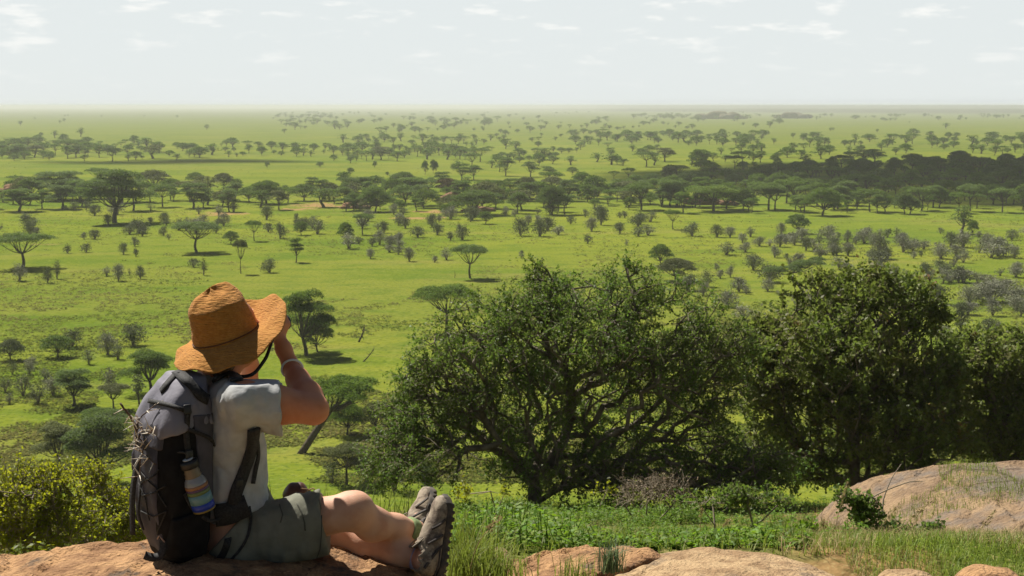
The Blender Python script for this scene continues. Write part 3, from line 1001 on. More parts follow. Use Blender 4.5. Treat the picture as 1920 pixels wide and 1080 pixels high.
# --- trees one can point at in the photograph (base pixel, top, width)
tr(42, 503, 440, 116, 'flat', label='wide flat-topped acacia with forked trunk at the left edge of the plain')
tr(369, 473, 418, 98, 'flat', label='lone flat-topped acacia above the orange hat with a clear round shadow')
tr(215, 418, 324, 138, 'layer', label='tallest layered acacia in the left tree belt with a thick bare trunk')
tr(499, 383, 339, 64, 'dome', label='dark round-headed acacia standing apart at the edge of the open meadow')
tr(305, 388, 348, 54, 'flat', label='slim acacia just right of the tallest layered acacia')
tr(35, 397, 358, 84, 'layer', label='broad spreading acacia at the left end of the tree belt')
tr(110, 375, 326, 116, 'layer', label='big dark acacia with a long crown in the left tree belt')
tr(150, 379, 340, 64, 'layer')
tr(250, 395, 342, 74, 'flat', label='acacia with a leaning trunk beneath the tallest layered crown')
tr(362, 390, 347, 66, 'layer', label='wide acacia between the tree belt and the pale earth patch on the left')
tr(430, 397, 358, 44, 'layer')
tr(500, 412, 386, 24, 'shrub', 'shrub')
tr(570, 377, 345, 52, 'dome', label='low rounded acacia left of the reddish bare patch')
tr(603, 377, 340, 36, 'layer')
tr(58, 372, 331, 44, 'dome', 'bright', label='bright green rounded tree among darker acacias on the left')
tr(267, 443, 424, 19, 'shrub', 'shrub'); tr(232, 477, 455, 16, 'shrub', 'shrub'); tr(252, 462, 445, 16, 'shrub', 'shrub'); tr(255, 481, 466, 11, 'shrub', 'shrub')
tr(162, 473, 457, 20, 'shrub', 'shrub'); tr(127, 475, 460, 15, 'shrub', 'shrub'); tr(307, 442, 424, 16, 'shrub', 'shrub'); tr(312, 423, 409, 15, 'shrub', 'shrub')
tr(433, 457, 433, 30, 'dome', label='small round acacia right of the lone acacia above the hat')
tr(477, 452, 415, 34, 'flat', label='small umbrella-shaped acacia with a thin trunk above and right of the hat')
tr(503, 435, 419, 22, 'shrub', 'shrub'); tr(525, 447, 419, 22, 'shrub', 'shrub'); tr(565, 441, 415, 28, 'dome')
tr(555, 492, 450, 33, 'layer', label='small tiered tree like a spruce standing alone on the meadow')
tr(452, 513, 452, 30, 'flat', 'olive', label='slender sapling with a tall bare stem and light feathery top')
tr(505, 511, 485, 27, 'shrub', 'shrub', label='dark rounded shrub right of the slender tall sapling')
tr(363, 501, 485, 22, 'shrub', 'shrub'); tr(382, 516, 485, 14, 'thin', 'olive')
tr(263, 523, 499, 17, 'shrub', 'shrub'); tr(222, 527, 495, 21, 'shrub', 'grey'); tr(200, 518, 500, 15, 'thin', 'grey'); tr(243, 517, 502, 6, 'thin', 'shrub')
tr(90, 531, 502, 17, 'shrub', 'shrub'); tr(107, 523, 489, 14, 'thin', 'shrub'); tr(37, 527, 494, 26, 'thin', 'grey')
tr(882, 522, 461, 74, 'flat', label='lone umbrella acacia with V-shaped limbs left of the big thorn tree', rot=0.4)
tr(1036, 403, 348, 56, 'dome', label='tall dark acacia with a dense domed head in the middle of the belt')
tr(893, 403, 356, 98, 'dome', label='very wide low acacia dome over the reddish rocks mid-plain')
tr(795, 390, 354, 46, 'dome', 'bright', label='bright rounded acacia left of the widest low dome')
tr(703, 397, 350, 62, 'dome'); tr(680, 360, 333, 50, 'layer'); tr(770, 365, 336, 72, 'layer'); tr(838, 366, 335, 48, 'dome', 'rust', label='rust-brown tree among green acacias in the middle belt')
tr(923, 367, 338, 46, 'flat'); tr(970, 400, 362, 42, 'layer'); tr(990, 377, 344, 56, 'layer'); tr(1066, 377, 340, 50, 'layer')
tr(1102, 378, 347, 34, 'flat'); tr(1120, 380, 352, 30, 'flat'); tr(1167, 372, 338, 62, 'layer'); tr(1180, 393, 369, 22, 'dome')
tr(1262, 430, 395, 34, 'flat', label='small umbrella acacia alone on the meadow above the big thorn tree')
tr(1197, 443, 427, 27, 'shrub', 'shrub'); tr(1197, 425, 400, 30, 'shrub', 'shrub'); tr(1162, 438, 417, 19, 'shrub', 'shrub'); tr(1127, 422, 385, 25, 'shrub', 'shrub')
tr(1070, 420, 405, 18, 'shrub', 'shrub'); tr(1097, 407, 393, 14, 'shrub', 'shrub')
tr(1239, 498, 458, 43, 'dome', label='small acacia showing just over the top of the big thorn tree')
tr(1268, 527, 484, 72, 'dome', 'olive', label='olive round-headed acacia half hidden behind the top of the thorn tree')
tr(680, 440, 402, 42, 'flat', label='acacia with two leaning trunks below the bare reddish patch'); tr(648, 455, 417, 30, 'dome'); tr(673, 457, 444, 17, 'shrub', 'shrub')
tr(867, 450, 426, 27, 'shrub', 'shrub'); tr(747, 452, 437, 13, 'shrub', 'shrub'); tr(783, 445, 425, 27, 'shrub', 'shrub'); tr(720, 437, 415, 17, 'shrub', 'shrub')
tr(760, 428, 407, 21, 'shrub', 'shrub'); tr(820, 440, 419, 24, 'shrub', 'shrub'); tr(975, 442, 410, 29, 'shrub', 'shrub'); tr(1012, 443, 414, 31, 'shrub', 'shrub')
tr(1047, 440, 424, 26, 'shrub', 'grey'); tr(837, 405, 383, 25, 'dome'); tr(885, 413, 388, 35, 'shrub', 'shrub'); tr(910, 420, 396, 31, 'dome')
tr(695, 485, 466, 17, 'shrub', 'grey'); tr(730, 473, 458, 21, 'shrub', 'grey'); tr(747, 477, 462, 16, 'shrub', 'grey'); tr(767, 490, 464, 20, 'shrub', 'grey')
tr(815, 492, 480, 13, 'shrub', 'grey'); tr(837, 487, 466, 21, 'thin', 'grey'); tr(978, 485, 470, 11, 'shrub', 'grey'); tr(1175, 460, 448, 9, 'thin', 'grey')
for a in ((657, 330, 314, 15), (703, 315, 302, 9), (726, 330, 322, 8), (797, 328, 301, 13), (812, 325, 300, 13), (818, 325, 302, 8), (865, 338, 309, 42), (888, 337, 311, 32),
          (850, 320, 308, 12), (948, 330, 297, 37), (995, 332, 304, 35), (1028, 337, 314, 37), (1073, 327, 313, 22), (600, 314, 303, 15), (501, 315, 303, 10), (267, 298, 292, 9), (27, 301, 288, 22), (92, 300, 286, 22)):
    tr(*a, 'dome' if a[3] < 25 else 'layer')
tr(1495, 438, 401, 46, 'dome', 'green', label='dark ball-shaped tree alone on the bright meadow on the right')
tr(1803, 438, 387, 48, 'tall', 'bright', label='lumpy bright tree at the edge of the dark wood on the right'); tr(1823, 443, 413, 22, 'dome', 'bright')
tr(1338, 396, 351, 98, 'flat', 'bright', label='widest sunlit flat-topped acacia in front of the dark wood')
tr(1453, 393, 356, 58, 'flat', 'bright', label='middle sunlit acacia of three in front of the dark wood'); tr(1508, 398, 367, 54, 'flat', 'bright', label='low bright umbrella acacia just before the dark wood'); tr(1565, 394, 364, 52, 'flat')
tr(1497, 549, 484, 108, 'lean', label='leaning flat acacia with slanting crown above the leafy tree', rot=0.0)
tr(1763, 438, 427, 13, 'shrub', 'shrub'); tr(1897, 450, 431, 23, 'shrub', 'shrub')
for a in ((1392, 455, 438, 21), (1398, 473, 455, 24), (1452, 483, 462, 20), (1463, 463, 439, 26), (1483, 453, 436, 24), (1562, 478, 458, 26), (1590, 480, 454, 28), (1648, 485, 439, 32), (1637, 460, 440, 14),
          (1693, 473, 444, 30), (1712, 470, 448, 28), (1732, 468, 451, 25), (1870, 480, 447, 48), (1848, 470, 445, 20), (1807, 530, 504, 42), (1850, 530, 514, 38), (1783, 530, 516, 28), (1643, 505, 491, 26), (1587, 505, 494, 24),
          (1788, 500, 486, 14), (1370, 520, 499, 15), (1385, 547, 521, 32), (1880, 548, 524, 68), (1857, 566, 529, 72), (1906, 576, 539, 44), (1860, 592, 560, 30), (1836, 560, 545, 30), (1540, 477, 468, 30), (1905, 520, 500, 30), (1815, 590, 565, 40)):
    tr(*a, 'shrub', 'grey')
tr(1799, 640, 567, 38, 'tall', 'shrub', label='slim feathery green tree rising behind the leafy tree on the right')
# --- nearer trees on the left of the plain
tr(21, 676, 636, 48, 'dome', 'shrub', label='small dark round tree at the left edge level with the hat brim'); tr(108, 670, 628, 60, 'dome', 'green', label='small neat acacia with its own shadow left of the hat')
tr(137, 652, 619, 38, 'shrub', 'shrub', label='dark open shrub behind the small neat acacia left of the hat'); tr(202, 665, 627, 36, 'shrub', 'grey', label='brownish grey shrub between the neat acacia and the hat')
tr(250, 648, 608, 44, 'shrub', 'shrub', label='dark dense oval shrub nearest the left side of the hat'); tr(221, 674, 645, 24, 'thin', 'shrub')
tr(167, 683, 655, 22, 'thin', 'shrub'); tr(24, 702, 677, 16, 'thin', 'shrub'); tr(55, 702, 678, 20, 'thin', 'grey'); tr(44, 742, 698, 32, 'thin', 'shrub'); tr(10, 735, 706, 22, 'thin', 'shrub')
tr(72, 757, 719, 32, 'thin', 'shrub'); tr(18, 757, 735, 14, 'thin', 'grey'); tr(100, 742, 708, 38, 'shrub', 'grey')
tr(137, 762, 698, 84, 'layer', 'green', label='dark acacia with a grey fringe standing left of the backpack')
tr(283, 736, 661, 104, 'layer', 'green', label='spreading acacia with dark limbs between the hat brim and the plain'); tr(261, 758, 703, 32, 'tall', 'shrub'); tr(206, 735, 690, 30, 'thin', 'grey'); tr(213, 770, 722, 66, 'flat', 'olive')
tr(185, 815, 768, 84, 'flat', 'green', label='flat bluish green acacia above the largest acacia left of the pack')
tr(195, 905, 783, 150, 'layer', 'green', label='largest nearby acacia seen from above left of the backpack'); tr(112, 880, 798, 92, 'layer', 'olive', label='pale olive acacia with black limbs above the bright bush')
tr(575, 667, 553, 112, 'layer', 'green', label='two-tiered acacia right behind the hat brim', rot=1.0); tr(596, 660, 598, 62, 'dome', 'green')
tr(640, 850, 706, 140, 'slant', 'green', label='acacia with a thick leaning trunk beyond the elbow', rot=0.0)
tr(650, 816, 752, 70, 'dome', 'green', label='small dark-stemmed acacia under the leaning acacia'); tr(650, 908, 835, 94, 'flat', 'olive', label='small brownish acacia with several thin stems above the knee')
tr(838, 625, 539, 128, 'flat', 'green', label='umbrella acacia partly behind the left top of the thorn tree'); tr(705, 812, 752, 64, 'dome', 'olive'); tr(795, 940, 855, 70, 'tall', 'green')
tr(622, 905, 858, 36, 'thin', 'shrub'); tr(688, 905, 850, 40, 'thin', 'olive'); tr(740, 920, 850, 50, 'thin', 'olive')
tr(1300, 640, 590, 40, 'thin', 'grey'); tr(1395, 600, 570, 40, 'thin', 'grey'); tr(60, 690, 668, 24, 'thin', 'grey'); tr(85, 715, 690, 26, 'thin', 'shrub')

# --- the rest of the belts, strewn at random inside the areas where the photograph has them
rnd = random.Random(11)


def strew(n, region, hr, wr, kinds, cols, group, lab, mind=0.6):
    """region(rnd) -> (px, py); hr: height range in px at that place; wr: width / height"""
    put = 0; tries = 0
    mine = []
    while put < n and tries < n * 40:
        tries += 1
        px, py = region(rnd)
        if mine and rnd.random() < .42:                # trees stand in loose groups
            q = rnd.choice(mine); px = q[0] + rnd.gauss(0, 1) * q[2] * 1.1; py = q[1] + rnd.gauss(0, 1) * q[3] * .16
        h = hr(py) * rnd.uniform(.55, 1.4); w = h * rnd.uniform(*wr)
        if any(abs(px - q[0]) < mind * .5 * (w + q[2]) and abs(py - q[1]) < 0.18 * (h + q[3]) for q in mine):
            continue
        mine.append((px, py, w, h)); put += 1
        specs.append(dict(px=px, py=py, h=h, w=w, kind=rnd.choice(kinds), col=rnd.choice(cols), label=lab, group=group, rot=None))


def area(x0, x1, y0, y1, fn=None, p=1.0):
    def f(r):
        while True:
            x = r.uniform(x0, x1); y = y0 + (y1 - y0) * r.random() ** p
            if fn is None or r.random() < fn(x, y):
                return x, y
    return f


AC = ['flat', 'layer', 'layer', 'dome', 'dome', 'tall']
GR = ['green', 'green', 'green', 'olive']
GB = 'acacias crowded in the belt across the middle of the plain'
LB = 'crowded acacia in the belt of trees across the middle of the plain'
strew(40, area(0, 420, 348, 392), lambda y: 32 * (y - 203) / 180, (1.1, 1.9), AC, GR, GB, LB, .35)
strew(15, area(420, 640, 362, 395), lambda y: 26 * (y - 203) / 180, (1.0, 1.6), AC, GR, GB, LB)
strew(60, area(640, 1000, 350, 400), lambda y: 28 * (y - 203) / 180, (1.1, 1.8), AC, GR, GB, LB, .35)
strew(34, area(1000, 1330, 348, 390), lambda y: 29 * (y - 203) / 175, (1.1, 1.7), AC, GR, GB, LB, .5)
GS = 'small shrubs dotted below the tree belt'
LS = 'small dark shrub on the grass just below the tree belt'
strew(78, area(0, 1250, 393, 462, lambda x, y: (1 if y < 445 else .4) * (1 if 640 < x < 1080 else .5)), lambda y: 19 * (y - 203) / 225, (.8, 1.4), ['shrub', 'shrub', 'thin'], ['shrub', 'shrub', 'grey'], GS, LS)
GG = 'grey shrubs scattered over the right side of the plain'
LG = 'pale grey shrub among those scattered over the right side of the plain'
strew(105, area(1290, 1925, 438, 640, lambda x, y: (0.35 + 0.65 * (x - 1290) / 630) * (1 if y < 560 else .5), 1.3), lambda y: 19 * (y - 203) / 265, (.8, 1.6), ['shrub', 'shrub', 'thin'], ['grey', 'grey', 'shrub'], GG, LG)
GW = 'trees of the dark wood in cloud shadow'
LW = 'dark tree in the shaded wood on the right'
wood = lambda x, y: 1.0 if (y > 388 - 70 * (x - 1040) / 500 and (x > 1150 or y < 372)) else .12
strew(240, area(1120, 1935, 308, 402, wood), lambda y: 31 * (y - 203) / 160, (1.0, 1.6), ['layer', 'dome', 'dome', 'flat'], ['green'], GW, LW, .22)
GM = 'far trees of the hazy middle distance'
LM = 'small hazy acacia in the middle distance of the plain'
strew(120, area(850, 1925, 268, 322, lambda x, y: 1 if y < 300 + (x - 850) * .03 else .4), lambda y: 17 * (y - 203) / 95, (1.1, 1.9), AC, GR, GM, LM, .35)
strew(55, area(660, 900, 282, 302), lambda y: 15 * (y - 203) / 90, (1.1, 1.9), AC, GR, GM, LM, .35)
strew(88, area(-5, 430, 270, 300, lambda x, y: 1 if x < 290 else .35), lambda y: 16 * (y - 203) / 82, (1.1, 2.0), AC, GR, GM, LM, .3)
strew(28, area(430, 660, 278, 294), lambda y: 13 * (y - 203) / 85, (1.0, 1.7), AC, GR, GM, LM)
strew(110, area(620, 1300, 236, 272, lambda x, y: .4 + .6 * (y - 236) / 36), lambda y: 9.5 * (y - 203) / 50, (1.1, 1.9), AC, GR, GM, LM, .5)
strew(80, area(1150, 1925, 256, 276), lambda y: 13 * (y - 203) / 60, (1.1, 2.0), AC, GR, GM, LM, .4)
strew(130, area(500, 1480, 211, 236, lambda x, y: 1 if abs(x - 620 - (y - 211) * 1) < 110 or x > 660 else .25), lambda y: 6.0 * (y - 200) / 25, (1.2, 2.2), AC, GR, GM, LM, .4)
strew(60, area(500, 650, 212, 244, lambda x, y: 1 if x > 500 + (y - 212) * 1.2 else .2), lambda y: 7.0 * (y - 200) / 30, (1.2, 2.0), AC, GR, GM, LM, .3)
strew(60, area(1180, 1920, 217, 226, lambda x, y: 1 if x < 1600 else .5), lambda y: 6.0 * (y - 200) / 22, (1.2, 2.4), AC, GR, GM, LM, .3)
strew(40, area(0, 1900, 214, 262), lambda y: 6.5 * (y - 200) / 30, (1.0, 1.6), AC, GR, GM, LM)

LOWC = {'flat': 'low'}


def place_specs():
    rr = random.Random(5)
    trees = sorted([s for s in specs if s['kind'] not in ('shrub', 'thin')], key=lambda s: -(s['h'] * s['w'] + (1e6 if s['group'] is None else 0)))
    shr = sorted([s for s in specs if s['kind'] in ('shrub', 'thin')], key=lambda s: -(s['h'] * s['w'] + (1e6 if s['group'] is None else 0)))
    keep = trees[:296] + shr[:290]
    rest = trees[296:] + shr[290:]
    far_v = MB()

    def geom(s):
        lod = 'hi' if s['h'] * s['w'] > 2600 else ('mid' if s['h'] > 17 else 'low')
        H, W, tb, cb, cache = rr.choice(KINDS[s['kind'], lod])
        p = G(s['px'], s['py'])
        hz_ = float(hill(p[0], p[1]))
        if hz_ > 0.3:                      # the foot of the hill: slide along the sight line until it meets the slope
            d = ray(s['px'], s['py'])
            for y in np.arange(p[1], 30, -0.5):
                q = EYE + d * (y / d[1])
                if q[2] >= float(hill(q[0], q[1])): p = q; break
            p = np.array((p[0], p[1], float(hill(p[0], p[1]))))
        dep = float(np.dot(p - EYE, FW)) / F
        return lod, H, W, tb, cb, cache, p, s['w'] * 1.12 * dep / W, s['h'] * dep / H * 1.04
    for s in keep:
        lod, H, W, tb, cb, cache, p, sx, sz = geom(s)
        rot = rr.uniform(0, 2 * PI) if s['rot'] is None else s['rot']
        if s['kind'] == 'lean' and s['rot'] is None: rot = 0
        lm = LEAFMAT[s['col']]
        isshrub = s['kind'] in ('shrub', 'thin')
        nm = 'shrub' if isshrub else 'acacia_tree'
        lab, grp = s['label'], s['group']
        if lab is None:
            if isshrub:
                if s['px'] > 1290: grp, lab = GG, LG
                elif s['py'] > 590: grp, lab = 'thin shrubs round the nearer acacias', 'thin scrubby bush between the nearer acacias on the lower plain'
                elif s['py'] > 457: grp, lab = 'shrubs on the open meadow', 'small grey-green shrub alone on the open meadow beyond the hat'
                else: grp, lab = GS, LS
            else:
                if s['py'] > 590: grp, lab = 'lesser acacias of the lower plain', 'lesser acacia beside a bigger one on the lower plain'
                elif s['py'] > 405: grp, lab = 'little acacias below the belt', 'little round acacia on the grass below the tree belt'
                elif s['py'] > 340: grp, lab = GB, LB
                else: grp, lab = 'single trees on the far meadow', 'single small dark tree on the far bright meadow'
        if s['h'] > 24 and s['group'] is None:
            for key, mbk, mt in (('t', tb, m_bark), ('c' + s['col'], cb, lm)):
                if key not in cache: cache[key] = mbk.data('trunk' if key == 't' else 'crown', mt if key != 't' or not isshrub else m_twig)
            o = empty(nm, p)
            obj('stems' if isshrub else 'trunk', cache['t'], o); obj('crown', cache['c' + s['col']], o)
        else:
            key = 'w' + s['col']
            if key not in cache:
                w = MB()
                for src, mi in ((tb, 0), (cb, 1)):
                    n0 = w.n
                    w.v += src.v; w.n += src.n
                    w.q += [q + n0 for q in src.q]; w.qm += [np.full(len(q), mi) for q in src.q]
                    w.t += [q + n0 for q in src.t]; w.tm += [np.full(len(q), mi) for q in src.t]
                cache[key] = w.data(nm, [m_twig if isshrub else m_bark, lm])
            o = obj(nm, cache[key]); o.location = p
        o.rotation_euler.z = rot
        o.scale = (sx, sx, sz)
        tag(o, lab, 'shrub' if isshrub else 'tree', grp)
    # what is left over: the mass of far trees, too small to count
    for s in rest:
        lod, H, W, tb, cb, cache, p, sx, sz = geom(s)
        a = rr.uniform(0, 2 * PI); c, si = math.cos(a), math.sin(a)
        M = np.array(((c * sx, -si * sx, 0), (si * sx, c * sx, 0), (0, 0, sz)))
        H, W, tb, cb, cache = rr.choice(KINDS[s['kind'], 'low'])
        for src, mi in ((tb, 0), (cb, 1)):
            n0 = far_v.n
            far_v.v += [(v @ M.T + p).astype(np.float32) for v in src.v]; far_v.n += src.n
            far_v.q += [q + n0 for q in src.q]; far_v.qm += [np.full(len(q), mi) for q in src.q]
            far_v.t += [q + n0 for q in src.t]; far_v.tm += [np.full(len(q), mi) for q in src.t]
    # the same far woodland goes on to both sides of the view
    for i in range(260):
        s = dict(px=rr.choice((-1, 1)) * rr.uniform(1040, 2600) + 960, py=rr.choice((rr.uniform(211, 250), rr.uniform(262, 300), rr.uniform(345, 395))), kind=rr.choice(AC))
        s['h'] = (s['py'] - 198) * .19 * rr.uniform(.7, 1.3); s['w'] = s['h'] * rr.uniform(1.1, 1.8)
        lod, H, W, tb, cb, cache, p, sx, sz = geom(s)
        for src, mi in ((tb, 0), (cb, 1)):
            n0 = far_v.n
            far_v.v += [(v * np.array((sx, sx, sz)) + p).astype(np.float32) for v in src.v]; far_v.n += src.n
            far_v.q += [q + n0 for q in src.q]; far_v.qm += [np.full(len(q), mi) for q in src.q]
            far_v.t += [q + n0 for q in src.t]; far_v.tm += [np.full(len(q), mi) for q in src.t]
    o = far_v.build('distant_woodland', [m_bark, m_ac])
    tag(o, 'mass of far hazy trees spread over the plain towards the horizon', 'woodland', kind='stuff')


place_specs()
# ------------------------------------------------------------------ the near thorn tree, the leafy trees and bushes on the slope
class Skel:
    """a branching skeleton grown from hand-laid limbs towards points in the crown"""
    def __init__(s, rng):
        s.rng = rng; s.p = []; s.par = []; s.len = []; s.fixed = []

    def limb(s, pts, r0, r1, start=None, n=10):
        q = smooth_path(pts, n)
        par = start if start is not None else -1
        for i, c in enumerate(q):
            if i == 0 and start is not None:
                continue
            s.p.append(c); s.par.append(par)
            s.len.append(0 if par < 0 else s.len[par] + float(np.linalg.norm(c - s.p[par])))
            s.fixed.append(r0 + (r1 - r0) * i / (n - 1))
            par = len(s.p) - 1
        return par

    def near(s, c):
        a = np.array(s.p) - c
        return int(np.argmin((a ** 2).sum(1)))

    def grow(s, tips, step=0.22, jit=0.05, bias=0.25, sag=0.0):
        root = s.p[0]
        order = np.argsort([np.linalg.norm(t - root) + s.rng.normal() * .2 for t in tips])
        cap = len(s.p) + len(tips) * 14
        A = np.zeros((cap, 3)); Ln = np.zeros(cap); n = len(s.p)
        A[:n] = s.p; Ln[:n] = s.len
        s.tips = []
        for o in order:
            t = tips[o]
            d = np.sqrt(((A[:n] - t) ** 2).sum(1)) + bias * Ln[:n]
            i = int(np.argmin(d)); a = A[i]
            L = np.linalg.norm(t - a); k = min(12, max(1, int(L / step)))
            par = i
            mid = s.rng.normal(size=3) * L * 0.10
            for j in range(1, k + 1):
                f = j / k
                c = a + (t - a) * f + mid * 4 * f * (1 - f) + (s.rng.normal(size=3) * jit if j < k else 0)
                c = c - np.array((0, 0, sag * L * f * f))
                A[n] = c; Ln[n] = Ln[par] + np.linalg.norm(c - A[par])
                s.p.append(c); s.par.append(par); s.len.append(Ln[n]); s.fixed.append(None); par = n; n += 1
            s.tips.append(par)
        return s

    def radii(s, rt=0.006, e=0.42, mx=0.09):
        n = len(s.p); cnt = np.zeros(n)
        for t in s.tips: cnt[t] += 1
        for i in range(n - 1, -1, -1):
            if s.par[i] >= 0: cnt[s.par[i]] += cnt[i]
        r = np.minimum(rt * np.maximum(cnt, 1) ** e, mx)
        for i in range(n):
            if s.fixed[i] is not None: r[i] = s.fixed[i]
        return r, cnt

    def tubes_into(s, mb, r, rmin=0.0, k=6):
        p = np.array(s.p); par = np.array(s.par)
        i = np.nonzero((par >= 0) & (r >= rmin))[0]
        fx = np.array([f is not None for f in s.fixed])
        rb = r[i]; ra = np.where(fx[par[i]] & ~fx[i], np.minimum(r[par[i]], rb * 1.5), np.minimum(r[par[i]], rb * 1.6))
        d = unit(p[i] - p[par[i]])
        V, Qd = tubes(p[par[i]] - d * ra[:, None] * .3, p[i] + d * rb[:, None] * .3, ra, rb, k)
        mb.add(V, Qd)


def blob_tips(rng, lobes, n, yb, shell=0.45, dscale=1.0):
    """points in a crown made of ellipsoids given as (px, py, rx, ry[, dy]) round distance yb"""
    w = np.array([l[2] * l[3] for l in lobes], float); c = rng.multinomial(n, w / w.sum())
    out = []
    for l, k in zip(lobes, c):
        px, py, rx, ry = l[:4]; dy = l[4] if len(l) > 4 else 0
        y = yb + dy; m = y / F
        d = unit(rng.normal(size=(k, 3))); rad = rng.uniform(shell, 1, k) ** .5
        d = d * rad[:, None]
        ctr = P(px, py, y)
        out.append(ctr + d * np.array((rx * m, (rx + ry) * .5 * m * dscale, ry * m)))
    return np.concatenate(out)


def twigs_leaves(rng, nodes, dirs, ntw, L, nleaf, ls, lw, droop, tw_mb, lf_mb, ctr, upright=0.0, tr_=0.0035):
    """short leafy twigs on the given nodes"""
    B = np.repeat(nodes, ntw, 0); O = np.repeat(dirs, ntw, 0)
    n = len(B)
    out = unit(B - ctr)
    D = unit(rng.normal(size=(n, 3)) * .8 + O * .5 + out * .55 + np.array((0, 0, upright - droop)))
    Lw = L * rng.uniform(.4, 1.3, n)
    M = B + D * Lw[:, None] * .55 + rng.normal(size=(n, 3)) * .03 * L
    E = B + D * Lw[:, None] + np.stack([0 * Lw, 0 * Lw, -droop * .4 * Lw], 1)
    V, Qd = tubes(B, M, tr_, tr_ * .75, 3); tw_mb.add(V, Qd)
    V, Qd = tubes(M, E, tr_ * .75, tr_ * .3, 3); tw_mb.add(V, Qd)
    t = rng.uniform(.08, 1.05, (n, nleaf, 1))
    C = np.where(t < .55, B[:, None] + (M - B)[:, None] * (t / .55), M[:, None] + (E - M)[:, None] * ((t - .55) / .45))
    C = C.reshape(-1, 3) + rng.normal(size=(n * nleaf, 3)) * ls * .45
    k = len(C)
    Dl = unit(rng.normal(size=(k, 3)) + np.repeat(D, nleaf, 0) * .5); Nl = unit(rng.normal(size=(k, 3)) + np.array((0, 0, .5)))
    V, Qd = leaf_quads(C, Dl, Nl, ls * rng.uniform(.6, 1.4, k), lw * rng.uniform(.7, 1.3, k)); lf_mb.add(V, Qd)


def crown_tree(name, label, cat, seed, yb, lobes, limbs, ntips, tw, leafmat, barkm, twigm, sag=0.0, dscale=1.0, shell=.45, every=2, rt=.006, group=None, droop=.25, gap=0.0, jit=.05, freq=.9):
    rng = np.random.default_rng(seed)
    sk = Skel(rng)
    px, py = limbs[0][0][0][:2]
    for (pts, r0, r1) in limbs:
        q = [P(a[0], a[1], yb + (a[2] if len(a) > 2 else 0)) for a in pts]
        st = None
        if sk.p:
            i = sk.near(q[0])
            if np.linalg.norm(np.array(sk.p[i]) - q[0]) < 1.3:
                st = i; q[0] = sk.p[i]
        if st is None:                              # a stem standing on the ground
            q[0] = np.array((q[0][0], q[0][1], float(hill(q[0][0], q[0][1])) - 0.15))
        sk.limb(q, r0, r1, st, max(5, len(q) * 3))
    tips = blob_tips(rng, lobes, ntips, yb, shell, dscale)
    if gap > 0:                                     # leave openings where the background shows through
        nn = vnoise(tips[:, 0] * freq, tips[:, 1] * freq, tips[:, 2] * freq + 3, seed + 9)
        tips = tips[nn > gap]
    gz = hill(tips[:, 0], tips[:, 1]); tips = tips[tips[:, 2] > gz + min(.35, .04 * (yb - 5))]
    sk.grow(tips, jit=jit, sag=sag)
    r, cnt = sk.radii(rt)
    base = np.array(sk.p[0]); base[2] += .15
    root = empty(name, base)
    wood = MB(); sk.tubes_into(wood, r, 0.0)
    def place(mb, nm, m):
        mb.v = [(v - base).astype(np.float32) for v in mb.v]
        return mb.build(nm, m, root)
    place(wood, 'trunk', barkm)
    p = np.array(sk.p); par = np.array(sk.par)
    sel = np.nonzero((cnt <= 6) & (par >= 0) & (np.array([f is None for f in sk.fixed])))[0][::every]
    dirs = unit(p[sel] - p[par[sel]])
    twm, lfm = MB(), MB()
    ctr = tips.mean(0) - np.array((0, 0, .6))
    twigs_leaves(rng, p[sel], dirs, tw[0], tw[1], tw[2], tw[3], tw[4], droop, twm, lfm, ctr)
    place(twm, 'twigs', twigm); o = place(lfm, 'crown', leafmat)
    print(name, 'nodes', len(p), 'leaves', sum(len(q) for q in lfm.q))
    tag(root, label, cat, group)
    return root


crown_tree('thorn_tree', 'big dark thorn tree with tiny leaves and crooked limbs in the middle of the slope', 'tree', 21, 25.0,
           [(1080, 630, 230, 95), (900, 690, 140, 110), (1250, 650, 130, 110), (815, 770, 90, 90), (1035, 560, 115, 50), (1150, 555, 120, 46), (1330, 690, 80, 110),
            (1310, 820, 90, 90), (985, 740, 150, 90), (1190, 840, 140, 80), (810, 850, 85, 60, -1), (750, 830, 60, 85, -.5), (1015, 515, 30, 32), (1185, 508, 30, 22), (1390, 640, 34, 36), (1090, 880, 140, 65, -.6),
            (930, 600, 90, 60), (1280, 575, 80, 52), (790, 700, 50, 60), (985, 850, 80, 55, .5), (1390, 870, 75, 60, -.4), (720, 870, 40, 50, -.6), (1100, 740, 180, 90, .6), (900, 790, 100, 70, .8), (1130, 915, 110, 34, -.8), (1300, 905, 120, 42, -.8), (1430, 880, 80, 55, -.6)],
           [([(1000, 976), (1003, 930, -.1), (1010, 890, .1), (1040, 855), (1066, 795, .2), (1068, 740), (1060, 688)], .15, .06),
            ([(1068, 742), (1090, 706, -.3), (1160, 690, -.5), (1200, 670, -.4), (1250, 690, -.2)], .06, .022),
            ([(1200, 672), (1235, 730, -.6), (1280, 768, -.8), (1330, 790, -.6)], .045, .018),
            ([(1036, 858), (1100, 852, .4), (1140, 812, .8), (1190, 800, 1), (1250, 812, 1), (1310, 850, .6)], .065, .02),
            ([(1010, 890), (962, 852, -.4), (922, 805, -.5), (930, 770), (880, 758, .4), (800, 742, .8)], .065, .02),
            ([(1060, 690), (1000, 650, .6), (950, 610, 1.0)], .05, .018),
            ([(1062, 692), (1072, 620, -.4), (1082, 560, -.6)], .045, .015),
            ([(1003, 940, -.1), (1035, 925, -.5), (1078, 900, -.4), (1122, 872, -.3), (1180, 880, -.3)], .055, .022),
            ([(930, 772), (900, 700, -.8), (860, 660, -1.2)], .04, .015)],
           5600, (4, .36, 14, .056, .031), m_thorn_leaf, m_bark_grey, m_twig, sag=.05, every=2, gap=.27, shell=.08, droop=.3, jit=.07, freq=1.5)

